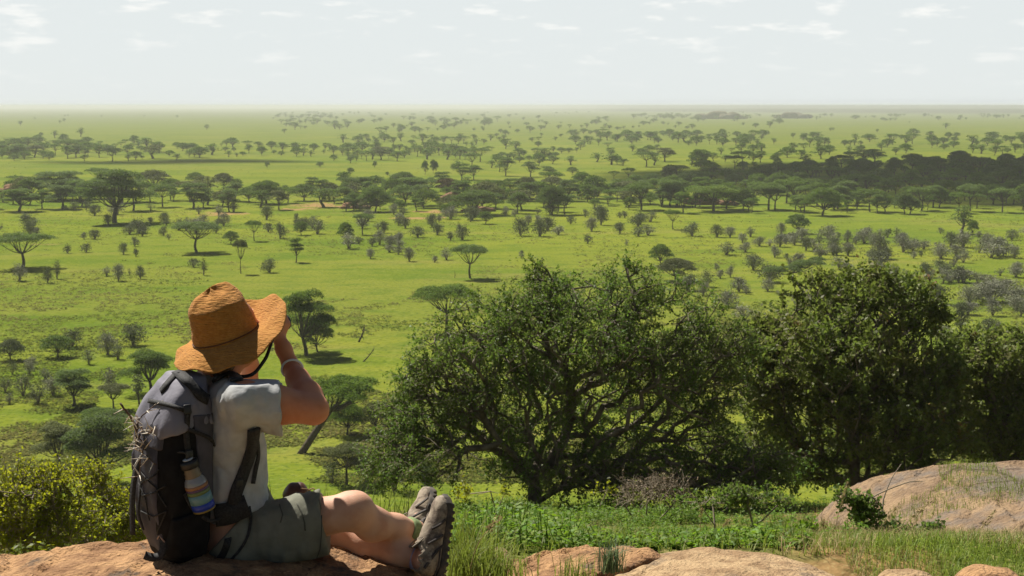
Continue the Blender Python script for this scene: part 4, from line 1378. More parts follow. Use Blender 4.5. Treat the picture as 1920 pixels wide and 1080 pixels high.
crown_tree('broadleaf_tree', 'bushy broad-leaved tree with rust-tinged leaves behind the granite outcrop', 'tree', 33, 28.0,
           [(1590, 600, 150, 75), (1490, 690, 100, 105), (1690, 690, 105, 105), (1595, 750, 170, 95), (1470, 825, 85, 65), (1740, 800, 95, 75), (1640, 850, 140, 50), (1530, 550, 55, 38), (1655, 548, 100, 40), (1735, 590, 40, 40), (1530, 870, 100, 42), (1430, 740, 40, 65), (1415, 680, 34, 60), (1440, 625, 34, 40),
            (1590, 530, 36, 22), (1560, 660, 130, 80, -1), (1650, 780, 130, 80, -1), (1770, 720, 40, 70)],
           [([(1600, 915), (1602, 850), (1590, 780, -.3), (1600, 720), (1608, 650)], .13, .05), ([(1592, 790), (1540, 730, .5), (1500, 680, .8)], .06, .025),
            ([(1598, 760), (1650, 720, -.5), (1690, 670, -.8)], .06, .025), ([(1602, 855), (1680, 830, -.4), (1740, 790, -.4)], .05, .02), ([(1602, 870), (1530, 860, -.5), (1480, 830, -.6)], .05, .02)],
           3000, (4, .33, 11, .092, .060), m_broad_leaf, m_bark_grey, m_twig, every=2, gap=.24, shell=.1, droop=.0, freq=1.4)
crown_tree('broadleaf_tree', 'lower broad-leaved tree at the right edge beside the taller rust-tinged one', 'tree', 35, 29.5,
           [(1855, 755, 80, 105), (1945, 750, 90, 105), (1810, 720, 60, 80), (1890, 835, 120, 55), (2010, 790, 80, 90), (1805, 645, 34, 28), (1900, 655, 70, 34), (1860, 690, 60, 50, -.5)],
           [([(1870, 915), (1868, 850), (1862, 780), (1868, 700)], .11, .05), ([(1866, 820), (1920, 770, -.4), (1950, 720, -.5)], .06, .025), ([(1864, 800), (1815, 750, .4), (1800, 700, .4)], .05, .02)],
           2000, (4, .33, 11, .092, .058), m_broad_leaf, m_bark_grey, m_twig, every=2, gap=.24, shell=.1, droop=.0, freq=1.4)

# bright bushes on the left of the slope, below the boulder
crown_tree('bush', 'bright yellow-green leafy bush at the left edge below the boulder', 'bush', 41, 9.6,
           [(50, 935, 105, 52), (20, 990, 70, 60), (120, 990, 90, 55), (-40, 930, 60, 70), (90, 905, 60, 25)],
           [([(40, 1090), (45, 1010), (60, 940)], .02, .01), ([(40, 1085), (10, 1000), (-20, 940)], .02, .01), ([(45, 1085), (100, 1010), (140, 970)], .02, .01)],
           750, (4, .13, 10, .024, .016), m_bush_leaf, m_twig, m_twig, every=2, gap=.2, shell=.2, rt=.003, droop=-.1, jit=.02)
crown_tree('bush', 'lighter airy bush between the bright left bush and the backpack', 'bush', 43, 11.5,
           [(200, 945, 62, 40), (250, 985, 80, 45), (175, 900, 40, 22), (310, 960, 60, 60), (190, 1000, 70, 40)],
           [([(220, 1080), (215, 1010), (200, 940)], .02, .01), ([(225, 1080), (250, 1010), (280, 950)], .02, .01)],
           650, (4, .14, 10, .026, .017), m_bush_leaf, m_twig, m_twig, every=2, gap=.2, shell=.2, rt=.003, droop=-.1, jit=.02)
crown_tree('bush', 'dark green shaded bush between the pale rounded boulder and the leafy trees', 'bush', 45, 15.5,  # shade put into the leaf colour: the darker thorn tree leaves are used
           [(1340, 968, 100, 34), (1430, 958, 66, 34), (1265, 990, 60, 20), (1490, 985, 50, 22), (1390, 940, 50, 22)],
           [([(1340, 1035), (1340, 985)], .02, .01), ([(1430, 1035), (1430, 975)], .02, .01)],
           620, (4, .15, 9, .045, .028), m_thorn_leaf, m_twig, m_twig, every=2, gap=.15, shell=.1, rt=.003, droop=-.1, jit=.02)
crown_tree('bush', 'fresh light green leafy plant right of the pale rounded boulder', 'bush', 46, 9.5,
           [(1500, 1010, 46, 24), (1470, 1020, 30, 16)], [([(1490, 1060), (1492, 1015)], .008, .004)],
           150, (4, .08, 8, .032, .022), m_forb, m_green_stem, m_green_stem, every=2, gap=.1, shell=.1, rt=.002, droop=-.1, jit=.015)
crown_tree('bush', 'small green bush with light twigs at the foot of the thorn tree', 'bush', 48, 22.0,
           [(1120, 950, 60, 34), (930, 950, 60, 30), (880, 945, 40, 24)], [([(1120, 1005), (1120, 960)], .02, .01), ([(930, 1005), (930, 960)], .02, .01)],
           260, (4, .2, 8, .06, .04), m_bush_leaf, m_twig, m_twig, every=2, gap=.2, shell=.2, rt=.004, droop=-.1, jit=.03)
# dry twiggy bush under the tree: hardly any leaf
crown_tree('dry_bush', 'dry bush of bare grey and brown twigs under the thorn tree', 'bush', 47, 20.0,
           [(1215, 930, 62, 38), (1260, 925, 40, 30), (1180, 960, 45, 32)],
           [([(1210, 1005), (1212, 965), (1215, 930)], .018, .008), ([(1215, 1005), (1250, 960), (1275, 925)], .015, .007), ([(1205, 1003), (1180, 960), (1160, 925)], .015, .007)],
           420, (4, .26, 2, .04, .02), mat('dry_leaves', (0.16, 0.115, 0.06), .8, island=.4), m_twig, m_twig, every=2, shell=.15, rt=.003, droop=.3, jit=.04)
# sapling climbing out of the grass on the right
crown_tree('sapling', 'dark leafy thorny sapling with long pale shoots in the grass before the outcrop', 'bush', 49, 8.2,
           [(1578, 935, 14, 22), (1620, 965, 30, 24), (1605, 945, 14, 14), (1690, 1030, 52, 36), (1660, 1005, 30, 22), (1740, 1000, 28, 12)],
           [([(1690, 1085), (1680, 1040), (1650, 990), (1610, 950), (1578, 925)], .012, .005), ([(1690, 1080), (1720, 1020), (1775, 985)], .009, .003), ([(1682, 1045), (1655, 960, .2), (1668, 905, .3), (1690, 870, .4)], .007, .002),
            ([(1620, 960), (1640, 930), (1700, 905), (1730, 903)], .005, .002)],
           330, (4, .07, 9, .026, .018), m_thorn_leaf, m_twig, m_twig, every=2, shell=.2, rt=.0025, droop=-.05, jit=.015)


# ------------------------------------------------------------------ undergrowth, grass
def forbs(name, label, seed, n, reg, size, nleaf, ls, m):
    rng = np.random.default_rng(seed)
    pts = reg(rng, n); k = len(pts)
    h = size * rng.uniform(.4, 1.3, k) * (.45 + 1.7 * vnoise(pts[:, 0] * 1.6, pts[:, 1] * .9, 0, seed + 1) ** 2)
    B = np.repeat(pts, nleaf, 0); hh = np.repeat(h, nleaf)
    a = rng.uniform(0, 2 * PI, len(B)); u = rng.uniform(.15, 1, len(B)); rr_ = hh * .40 * rng.uniform(.2, 1, len(B))
    C = B + np.stack([rr_ * np.cos(a), rr_ * np.sin(a), hh * u], 1)
    D = np.stack([np.cos(a), np.sin(a), rng.uniform(-.3, .7, len(B))], 1)
    Nn = rdir(rng, len(B)) * .6 + np.array((0, 0, 1.0))
    V, Qd = leaf_quads(C, D, Nn, ls * rng.uniform(.6, 1.5, len(B)), ls * .6 * rng.uniform(.7, 1.2, len(B)))
    mb = MB(); mb.add(V, Qd)
    S = pts + np.stack([0 * h, 0 * h, 0 * h - .03], 1); E = pts + np.stack([rng.normal(size=k) * .03, rng.normal(size=k) * .03, h], 1)
    V, Qd = tubes(S, E, .004, .002, 3); mb.add(V, Qd)
    o = mb.build(name, m)
    return tag(o, label, 'undergrowth', kind='stuff')


def blades(name, label, seed, n, reg, hgt, wid, m, lean=.35, kind='stuff', cat='grass'):
    rng = np.random.default_rng(seed)
    pts = reg(rng, n); k = len(pts)
    a = rng.uniform(0, 2 * PI, k); h = hgt * rng.uniform(.3, 1.4, k) * (.5 + vnoise(pts[:, 0] * 2.3, pts[:, 1] * 2.3, 0, seed)); w = wid * rng.uniform(.7, 1.3, k)
    d = np.stack([np.cos(a), np.sin(a), 0 * a], 1); s = np.stack([-np.sin(a), np.cos(a), 0 * a], 1)
    ln = lean * rng.uniform(.2, 1.6, k)
    p0 = pts - np.array((0, 0, .02))
    p1 = pts + d * (h * ln * .35)[:, None] + np.array((0, 0, 1)) * (h * .55)[:, None]
    p2 = pts + d * (h * ln)[:, None] + np.array((0, 0, 1)) * (h * np.sqrt(np.clip(1 - (ln * .8) ** 2, .2, 1)))[:, None]
    W = w[:, None]
    V = np.stack([p0 - s * W / 2, p0 + s * W / 2, p1 + s * W * .4, p1 - s * W * .4, p2], 1).reshape(-1, 3)
    b = (np.arange(k) * 5)[:, None]
    mb = MB(); mb.add(V, b + np.array((0, 1, 2, 3)), b + np.array((3, 2, 4)))
    o = mb.build(name, m)
    return tag(o, label, cat, kind=kind)


def reg_xy(x0, x1, y0, y1, clump=0.0, seed=0, wedge=False, keep=None):
    def f(rng, n):
        y = rng.uniform(0, 1, n * 3) ** 1.2 * (y1 - y0) + y0
        if wedge:
            x = (rng.uniform(x0, x1, n * 3) - 960) / F * y
        else:
            x = rng.uniform(x0, x1, n * 3)
        if clump:
            c = vnoise(x * 1.1, y * 1.1, 0, seed)
            m = c > clump
            x, y = x[m], y[m]
        if keep is not None:
            m = keep(x, y); x, y = x[m], y[m]
        x, y = x[:n], y[:n]
        return np.stack([x, y, hill(x, y)], 1)
    return f


off_rocks = lambda x, y: ~((y < 5.9) & (x > -4.3) & (x < 1.42)) & ~((y > 12.4) & (y < 18.6) & (x > 3.3) & (slab(x, y) > hill(x, y) + .02))
forbs('undergrowth', 'bright green leafy weeds on the slope between the boulders and the thorn tree', 61, 4200, reg_xy(800, 1640, 6.0, 25, .42, 2, True, off_rocks), .10, 13, .030, m_forb)
forbs('undergrowth', 'tall shaded weeds round the foot of the thorn tree', 68, 1100, reg_xy(850, 1560, 19.0, 26.5, .45, 9, True, off_rocks), .20, 14, .045, m_forb)
forbs('undergrowth', 'low green plants on the slope left of the boulder', 62, 1500, reg_xy(-60, 830, 6.0, 20, .35, 3, True, off_rocks), .13, 12, .028, m_bush_leaf)
blades('slope_grass', 'green grass between the weeds on the slope', 63, 12000, reg_xy(780, 1750, 5.9, 25, .45, 4, True, off_rocks), .065, .0045, m_grass, .8)
blades('slope_grass', 'green grass on the slope left of the boulder', 64, 9000, reg_xy(-80, 860, 5.9, 22, .3, 5, True, off_rocks), .2, .008, m_grass)
blades('dry_grass', 'tan seeding grass round the granite outcrop', 65, 9000, reg_xy(1480, 1990, 8.0, 26, .5, 6, True, off_rocks), .13, .005, m_straw, .5)
blades('slope_grass', 'fresh green grass in the bottom right corner', 66, 26000, reg_xy(1540, 1980, 5.0, 12, .22, 7, True, off_rocks), .045, .003, m_grass, .9)
blades('dry_grass', 'dry straw mixed into the grass of the bottom right corner', 69, 9000, reg_xy(1480, 1980, 5.0, 12, .40, 17, True, off_rocks), .06, .0026, m_straw, 1.0)
blades('thin_grass', 'thin yellow-green grass growing on the outcrop', 67, 5200, lambda rng, n: (lambda q: q[(q[:, 3] > .56) & (q[:, 2] > hill(q[:, 0], q[:, 1]))][:, :3])(
    (lambda x, y: np.stack([x, y, slab(x, y), vnoise(x * .9, y * .9, 0, 77)], 1))(rng.uniform(3.9, 7.5, n * 3), rng.uniform(13.0, 17.0, n * 3))), .07, .005, m_grass, .5)


def tuft(px, py, y, n, r, h, seed, label, m=None, w=.005, lean=.6, ground_fn=None):
    c = P(px, py, y)
    def f(rng, k):
        q = rng.normal(size=(k, 2)) * r
        return np.stack([c[0] + q[:, 0], c[1] + q[:, 1], np.full(k, c[2])], 1)
    return blades('grass_tuft', label, seed, n, f, h, w, m or m_grass, lean, kind='thing', cat='grass tuft')


tuft(885, 1078, 5.05, 300, .055, .16, 71, 'long-bladed green grass tuft beside the soles of the shoes', w=.004)
tuft(925, 1080, 5.0, 260, .06, .10, 72, 'short grass tuft in front of the small grey boulder', w=.004)
tuft(905, 1052, 5.5, 160, .07, .14, 76, 'grass tuft between the shoes and the small grey boulder', w=.004)
tuft(1145, 1062, 5.06, 130, .018, .085, 73, 'blue-green grass tuft in the crack of the brown boulder', mat('blue_grass', (.13, .19, .08), .6, island=.4, trans=.3), w=.004)
tuft(1075, 1078, 4.95, 90, .035, .07, 74, 'sparse grass tuft below the crack of the brown boulder', w=.003)
tuft(1490, 1040, 7.0, 200, .10, .14, 75, 'small leafy grass tuft right of the pale rounded boulder', w=.005)

# dead wood on the plain
def snag(px, py, top, lean, seed, label):
    rng = np.random.default_rng(seed); c = G(px, py); s_ = float(np.dot(c - EYE, FW)) / F; h = (py - top) * s_
    mb = MB(); e = np.array((lean * h, 0, h))
    q = smooth_path([(0, 0, -.1), e * .5 + np.array((.08 * h, 0, 0)), e], 8); V, Qd, T = path_tube(q, np.linspace(.07 * h, .025 * h, 8), 6); mb.add(V, Qd, T)
    for k in range(6):
        b = q[rng.integers(3, 8)]; d = unit(rng.normal(size=3) + np.array((0, 0, .5))) * h * rng.uniform(.15, .5)
        V, Qd, T = path_tube(smooth_path([b, b + d * .5 + rng.normal(size=3) * .04 * h, b + d], 5), np.linspace(.022 * h, .008 * h, 5), 5); mb.add(V, Qd, T)
    o = mb.build('dead_tree', m_bark, smooth=True); o.location = c
    tag(o, label, 'dead tree')


snag(672, 641, 608, .35, 1, 'bare dead stump with broken branches above the worn soil right of the hiker')
snag(680, 678, 655, .9, 2, 'leaning dead twiggy branch below the worn soil right of the hiker')
snag(852, 521, 511, .1, 3, 'tiny dead stump left of the lone V-limbed umbrella acacia')


# short clumpy grass on the nearer plain, only so far as single clumps still show
def plain_clumps(n, seed):
    rng = np.random.default_rng(seed)
    px = np.where(rng.random(n) < .72, rng.uniform(-20, 1940, n), 960 + rng.normal(size=n) * 1500); py = 300 + (905 - 300) * rng.uniform(0, 1, n) ** .75
    a = (px - 960) / F; b = (540 - py) / F
    d = FW[None] + RT[None] * a[:, None] + UP[None] * b[:, None]
    p = EYE + d * (-CZ / d[:, 2])[:, None]
    p = p[(p[:, 1] > 86)]
    c = vnoise(p[:, 0] * .05, p[:, 1] * .03, 0, 3) + .5 * vnoise(p[:, 0] * .2, p[:, 1] * .2, 0, 4)
    p = p[c > .66]; k = len(p)
    D_ = p[:, 1] / 2667
    mb = MB()
    for i in range(5):
        h = rng.uniform(.12, .32, k); w = h * rng.uniform(.9, 2.0, k)
        an = rng.uniform(0, PI, k); s = np.stack([np.cos(an), np.sin(an), 0 * an], 1)
        o = p + np.stack([rng.normal(size=k) * .3, rng.normal(size=k) * .3, h * .35], 1)
        V, Qd = leaf_quads(o, s + rng.normal(size=(k, 3)) * .25, rdir(rng, k) * .5 + np.array((0, 0, 1.0)), w, h); mb.add(V, Qd)
    o = mb.build('plain_grass', m_plain_grass)
    tag(o, 'short clumps of grass and herbs on the nearer plain', kind='stuff')


m_plain_grass = mat('plain_grass', (0.130, 0.175, 0.020), 0.8, island=.45, trans=.5, spec=.05, col2=(.185, .18, .05), scale=.03)
plain_clumps(66000, 5)

# long seeding stalks
def stalk(px, py, y, h, bend, seed, label):
    rng = np.random.default_rng(seed)
    b = P(px, py, y); e = b + np.array((bend * h, rng.uniform(-.1, .1) * h, h))
    q = smooth_path([b, b * .45 + e * .55 + np.array((-bend * h * .22, 0, 0)), e], 12)
    mb = MB(); V, Qd, T = path_tube(q, np.linspace(.0022, .0008, 12), 4); mb.add(V, Qd, T)
    o = mb.build('grass_stalk', m_straw)
    tag(o, label, 'grass stalk')
    hd = MB(); k = 46
    t_ = rng.uniform(.72, 1.0, k); C = np.stack([np.interp(t_, np.linspace(0, 1, 12), q[:, i]) for i in range(3)], 1) + rng.normal(size=(k, 3)) * .006
    V, Qd = leaf_quads(C, rdir(rng, k) * .6 + np.array((.3 + bend, 0, .9)), rdir(rng, k), .018, .006); hd.add(V, Qd)
    hd.build('seed_head', m_straw, o)


stalk(1555, 1080, 7.4, .52, .16, 1, 'tall feathery grass stalk rising left of the sapling before the leafy tree')
stalk(1545, 1075, 7.2, .30, -.05, 2, 'short upright grass stalk left of the sapling')
stalk(1612, 1085, 6.6, .38, .45, 3, 'bent grass stalk crossing in front of the sapling')
stalk(1642, 1085, 6.4, .36, .7, 4, 'long arching grass stalk in front of the outcrop')
stalk(1800, 1085, 6.4, .32, .5, 5, 'arching dry grass stalk in the bottom right corner')
stalk(1312, 1015, 8.0, .20, .05, 6, 'pale grass stalk in the shade above the pale rounded boulder')
stalk(1343, 1020, 8.0, .15, .5, 7, 'drooping pale grass stalk in the shade above the pale rounded boulder')
stalk(880, 1070, 4.95, .20, .55, 8, 'dry grass blade leaning away from the shoe soles')
# ------------------------------------------------------------------ the seated hiker
m_skin = mat('skin', (0.63, 0.37, 0.25), 0.6, (0.55, 0.285, 0.18), 14.0, 6, (.38, .65), bump=0.3, bscale=220, sss=0.08, spec=0.3, dist=0.002)
# the arms, neck and face are sunburnt, the legs paler
t = m_skin.node_tree; b_ = t.nodes['Principled BSDF']; l_ = b_.inputs['Base Color'].links[0].from_socket
g_ = N(t, 'ShaderNodeTexCoord'); s_ = N(t, 'ShaderNodeSeparateXYZ'); t.links.new(g_.outputs['Object'], s_.inputs[0])
r_ = N(t, 'ShaderNodeMapRange'); r_.inputs['From Min'].default_value = 28.80; r_.inputs['From Max'].default_value = 28.92; t.links.new(s_.outputs['Z'], r_.inputs['Value'])
x_ = N(t, 'ShaderNodeMix', data_type='RGBA', blend_type='MULTIPLY'); x_.inputs[7].default_value = (0.94, 0.70, 0.58, 1)
t.links.new(r_.outputs[0], x_.inputs[0]); t.links.new(l_, x_.inputs[6]); t.links.new(x_.outputs[2], b_.inputs['Base Color'])
m_shirt = mat('shirt_cotton', (0.47, 0.48, 0.48), 0.9, (0.41, 0.42, 0.42), 30.0, 5, bump=0.35, bscale=90, spec=0.15, dist=0.004)
m_shorts = mat('shorts_cotton', (0.20, 0.203, 0.160), 0.9, (0.165, 0.168, 0.130), 24.0, 5, bump=0.35, bscale=80, spec=0.2, dist=0.004)
m_hat = mat('hat_felt', (0.45, 0.215, 0.050), 0.9, (0.37, 0.160, 0.034), 60.0, 8, (.36, .64), bump=1.0, bscale=150, bstretch=(.35, .35, 1.6), spec=0.12, dist=0.008, sheen=.1)
m_cordb = mat('hat_cord', (0.10, 0.035, 0.012), 0.8)
m_hair = mat('hair_brown', (0.10, 0.050, 0.022), 0.5, (0.17, 0.085, 0.035), 60, 3, bump=.5, bscale=180, dist=.003)
m_sock_g = mat('sock_green', (0.26, 0.33, 0.15), 0.95, (0.17, 0.24, 0.10), 70, 3, bump=.4, bscale=300, dist=.002)
m_sock_l = mat('sock_lilac', (0.40, 0.40, 0.56), 0.95, (0.30, 0.30, 0.45), 70, 3, bump=.4, bscale=300, dist=.002)
m_shoe = mat('shoe_suede', (0.33, 0.275, 0.205), 0.9, (0.15, 0.115, 0.085), 26, 8, (.44, .60), bump=.5, bscale=120, dist=.003, col3=(0.36, 0.29, 0.21), scale3=14)
m_shoe_dk = mat('shoe_dark', (0.040, 0.034, 0.030), 0.8, (0.075, 0.06, 0.05), 40, 4, bump=.4, bscale=150, dist=.002)
m_sole = mat('sole_rubber', (0.045, 0.040, 0.036), 0.85, (0.10, 0.08, 0.06), 30, 4)
m_lace = mat('lace', (0.24, 0.20, 0.15), 0.85)
m_band = mat('wristband_white', (0.75, 0.75, 0.74), 0.5)
m_black = mat('black_rubber', (0.02, 0.02, 0.021), 0.5)
m_leather = mat('leather_brown', (0.085, 0.030, 0.018), 0.5, (0.055, 0.018, 0.011), 20, 4, bump=.4, bscale=80, dist=.003)

Fb = unit(np.array((0.78, 0.62, 0.0))); Rb = np.array((Fb[1], -Fb[0], 0.0)); Zb = np.array((0, 0, 1.0))   # torso: forward, right, up
SH_R = P(460, 752, 4.37); SH_L = P(345, 745, 4.68)
EL_R = P(588, 768, 4.41); WR_R = P(546, 688, 4.60); HA_R = P(527, 640, 4.56)
EL_L = P(452, 800, 4.96); WR_L = P(470, 685, 4.84); HA_L = P(512, 645, 4.68)
PEL = P(425, 1000, 4.55); CH = P(410, 850, 4.53); NB = P(405, 728, 4.55)
HEAD = P(432, 628, 4.55)
HIP_R = P(448, 1006, 4.47); KN_R = P(662, 958, 4.50); AN_R = P(778, 995, 4.70)
HIP_L = P(425, 1008, 4.66); KN_L = P(640, 1004, 4.70); AN_L = P(795, 1050, 4.60)
Fh = unit(np.array((0.56, 0.83, 0.04)))                       # where the face looks
Rh = unit(np.cross(Fh, (0, 0, 1.0))); Uh = unit(np.cross(Rh, Fh))

fld = Field(P(225, 1085, 4.4) - np.array((0, .35, .05)), np.array((P(860, 600, 4.6)[0], 5.06, P(430, 535, 4.5)[2])), 0.0062)
K = 0.05
# trunk
fld.ell(PEL + Fb * .0, (0.115, 0.165, 0.115), (Fb, Rb, Zb), K)
fld.ell(P(415, 930, 4.54), (0.098, 0.135, 0.12), (Fb, Rb, Zb), K)
fld.ell(CH, (0.108, 0.150, 0.17), (Fb, Rb, Zb), K)
fld.ell(P(405, 785, 4.54), (0.092, 0.155, 0.10), (Fb, Rb, Zb), K)
fld.cone(SH_R, SH_L, 0.058, 0.058, K)
fld.cone(NB - Zb * .02, P(420, 675, 4.55), 0.066, 0.056, 0.05)
# head with a face
fld.ell(HEAD + Uh * .035 - Fh * .008, (0.100, 0.077, 0.094), (Fh, Rh, Uh), .03)
fld.ell(HEAD - Uh * .030 + Fh * .030, (0.066, 0.058, 0.080), (Fh, Rh, Uh), .04)
fld.ell(HEAD - Uh * .088 + Fh * .062, (0.026, 0.028, 0.022), (Fh, Rh, Uh), .03)       # chin
fld.cone(HEAD + Uh * .012 + Fh * .094, HEAD - Uh * .026 + Fh * .110, .010, .015, .015)  # nose
fld.ell(HEAD - Uh * .058 + Fh * .090, (0.012, 0.026, 0.008), (Fh, Rh, Uh), .01)       # upper lip
fld.ell(HEAD - Uh * .069 + Fh * .088, (0.012, 0.022, 0.008), (Fh, Rh, Uh), .01)
for s in (-1, 1):
    fld.ell(HEAD + Rh * s * .078 - Uh * .012 - Fh * .002, (0.024, 0.010, 0.033), (Fh, Rh, Uh), .006)   # ears
    fld.ell(HEAD + Rh * s * .033 + Uh * .024 + Fh * .088, (0.012, 0.026, 0.010), (Fh, Rh, Uh), .02)  # brows
    fld.ell(HEAD + Rh * s * .040 - Uh * .022 + Fh * .070, (0.022, 0.024, 0.020), (Fh, Rh, Uh), .03)  # cheeks
# arms
fld.chain([SH_R, SH_R * .55 + EL_R * .45, EL_R], [.060, .058, .046], .03)
fld.chain([EL_R, EL_R * .70 + WR_R * .30, EL_R * .3 + WR_R * .7, WR_R], [.045, .049, .036, .0285], .02)
fld.chain([SH_L, SH_L * .55 + EL_L * .45, EL_L], [.060, .056, .045], .03)
fld.chain([EL_L, EL_L * .70 + WR_L * .30, EL_L * .3 + WR_L * .7, WR_L], [.044, .047, .035, .028], .02)


# hands round the binocular barrels
BINO = HEAD + Fh * .155 + Uh * .008          # middle of the binoculars
BAR = {1: BINO + Rh * .036, -1: BINO - Rh * .036}


def hand(wr, side):
    """palm on the outer side of a barrel, four curled fingers over the top, the thumb underneath"""
    out = Rh * side
    c = BAR[side]
    palm = c + out * .036 - Uh * .026 - Fh * .012
    fld.chain([wr, wr * .45 + palm * .55, palm], [.027, .026, .020], .015)
    knk = c + out * .046 + Uh * .012
    for i in range(4):
        f = (i - 1.5) * .0185
        k0 = knk + Fh * f + Uh * (-.004 * abs(i - 1))
        fld.cone(palm + Fh * (f * .6), k0, .016, .0105, .010)
        ln = (1.0, 1.08, 1.02, .84)[i]
        k1 = c + Fh * (f * 1.02) + out * (.030) + Uh * (.040 * ln)
        k2 = c + Fh * (f * 1.0) + out * .006 + Uh * .0465
        k3 = c + Fh * (f * .98) - out * (.012 * ln) + Uh * .043
        fld.chain([k0, k1, k2, k3], [.0100, .0092, .0084, .0072], .004)
    t0 = palm - Fh * .030 - Uh * .004
    t1 = c - Fh * .034 + out * .026 - Uh * .034
    t2 = c - Fh * .026 + out * .004 - Uh * .042
    fld.chain([palm - Fh * .012, t0, t1, t2], [.016, .0135, .0105, .0088], .006)


hand(WR_R, 1); hand(WR_L, -1)
# legs
fld.chain([HIP_R, HIP_R * .5 + KN_R * .5 + Zb * .006, KN_R], [.084, .072, .057], .03)
fld.cone(KN_R + Zb * .012 + np.array((.014, 0, 0)), KN_R + Zb * .006, .045, .053, .03)
d = AN_R - KN_R
fld.chain([KN_R, KN_R + d * .30 - Zb * .024, KN_R + d * .68 - Zb * .008, AN_R], [.055, .054, .040, .032], .03)
fld.chain([HIP_L, HIP_L * .5 + KN_L * .5, KN_L], [.096, .082, .060], .04)
d2 = AN_L - KN_L
fld.chain([KN_L, KN_L + d2 * .32 - Zb * .006, KN_L + d2 * .7, AN_L], [.056, .056, .042, .034], .035)
# feet inside the shoes
SHOE = {}


def shoe_frame(heel, toe, sole):
    t_ = unit(toe - heel); n_ = unit(-sole - t_ * np.dot(-sole, t_)); s_ = np.cross(n_, t_)
    return heel, t_, s_, n_


# front shoe (left foot) stands on its heel, toe up; rear shoe (right foot) lies behind and higher
S_L = shoe_frame(P(826, 1081, 4.57), P(842, 931, 4.66), np.array((.90, .30, -.10)))
S_R = shoe_frame(P(800, 1030, 4.80), P(812, 935, 4.98), np.array((.90, -.05, -.15)))
for (h, t_, s_, n_), an in ((S_L, AN_L), (S_R, AN_R)):
    fld.chain([an, h + t_ * .045 + n_ * .060, h + t_ * .12 + n_ * .045, h + t_ * .20 + n_ * .030], [.034, .034, .032, .024], .02)
V, Qd = fld.mesh(2)
person = obj('person', mesh_data('person', V, Qd, m_skin, True))
tag(person, 'seated woman hiker in an orange hat, grey T-shirt and olive shorts looking through binoculars', 'person')
print('person verts', len(V))


def folds(x, y, z, f, amp, seed, stretch=(1, 1, .35)):
    """cloth folds: ridged noise drawn out along the body"""
    n = vnoise(x * f * stretch[0], y * f * stretch[1], z * f * stretch[2], seed)
    n2 = vnoise(x * f * 2.1 * stretch[0], y * f * 2.1 * stretch[1], z * f * 2.1 * stretch[2], seed + 5)
    return amp * ((1 - np.abs(2 * n - 1)) - .6 + .45 * ((1 - np.abs(2 * n2 - 1)) - .6))


# T-shirt
sf = Field(P(300, 990, 4.4) - np.array((.02, .25, 0)), np.array((P(545, 700, 4.5)[0], 4.98, P(430, 685, 4.5)[2])), 0.0062)
sf.ell(P(428, 950, 4.54), (0.132, 0.165, 0.10), (Fb, Rb, Zb), .05)
sf.ell(P(420, 900, 4.54), (0.124, 0.158, 0.13), (Fb, Rb, Zb), .05)
sf.ell(CH + Zb * .01 + Fb * .012, (0.124, 0.164, 0.18), (Fb, Rb, Zb), .05)
sf.ell(P(408, 785, 4.54), (0.104, 0.166, 0.10), (Fb, Rb, Zb), .05)
sf.cone(SH_R + Zb * .006, SH_L, 0.064, 0.064, .05)
sf.cone(NB - Zb * .03, NB + Zb * .012, .085, .074, .03)
slR = SH_R * .42 + EL_R * .58; slL = SH_L * .45 + EL_L * .55
ex = unit(EL_R - SH_R)
sl = sf.like()
sl.cone(SH_R + Zb * .006, slR - Zb * .006, .076, .084, .0)
sl.cone(SH_R + Zb * .012, SH_R * .3 + CH * .7 + Rb * .05, .062, .08, .03)
sl2 = sf.like(); sl2.cone(SH_L, slL, .066, .074, .0)
c1 = SH_R * .50 + EL_R * .50; x, y, z = sf.full()
e1 = unit(EL_R - SH_R + np.array((.0, 0, .04))); e2 = unit(EL_L - SH_L)
sl.F = np.maximum(sl.F, ((x - c1[0]) * e1[0] + (y - c1[1]) * e1[1] + (z - c1[2]) * e1[2]).astype(np.float32))
c2 = SH_L * .5 + EL_L * .5
sl2.F = np.maximum(sl2.F, ((x - c2[0]) * e2[0] + (y - c2[1]) * e2[1] + (z - c2[2]) * e2[2]).astype(np.float32))
full = (slice(None),) * 3
sf.put(full, sl.F, .025); sf.put(full, sl2.F, .025)
sf.F += (folds(x, y, z, 13, .0160, 3, (1, 1, .45)) + folds(x + .3 * z, y, z, 26, .0060, 23, (1, 1, .6))).astype(np.float32)
sf.F -= np.float32(.006)
hem = P(470, 958, 4.5)
sf.F = np.maximum(sf.F, (hem[2] - z + .018 * np.sin(x * 30 + 1) + 0 * x + 0 * y).astype(np.float32))
nk = NB + Zb * .055
sf.F = np.maximum(sf.F, ((z - nk[2]) + 0 * x + 0 * y).astype(np.float32))
V, Qd = sf.mesh(1)
SHIRT_V, SHIRT_Q = V, Qd
shirt = obj('t_shirt', mesh_data('t_shirt', V, Qd, m_shirt, True), person)
mb = MB()       # sleeve hem seam and bottom hem: thin raised bands
u_, v_ = perp(e1)
ring = [c1 - e1 * .016 + (u_ * math.cos(a) + v_ * math.sin(a)) * .0785 - Zb * .006 for a in np.linspace(0, 2 * PI, 40)]

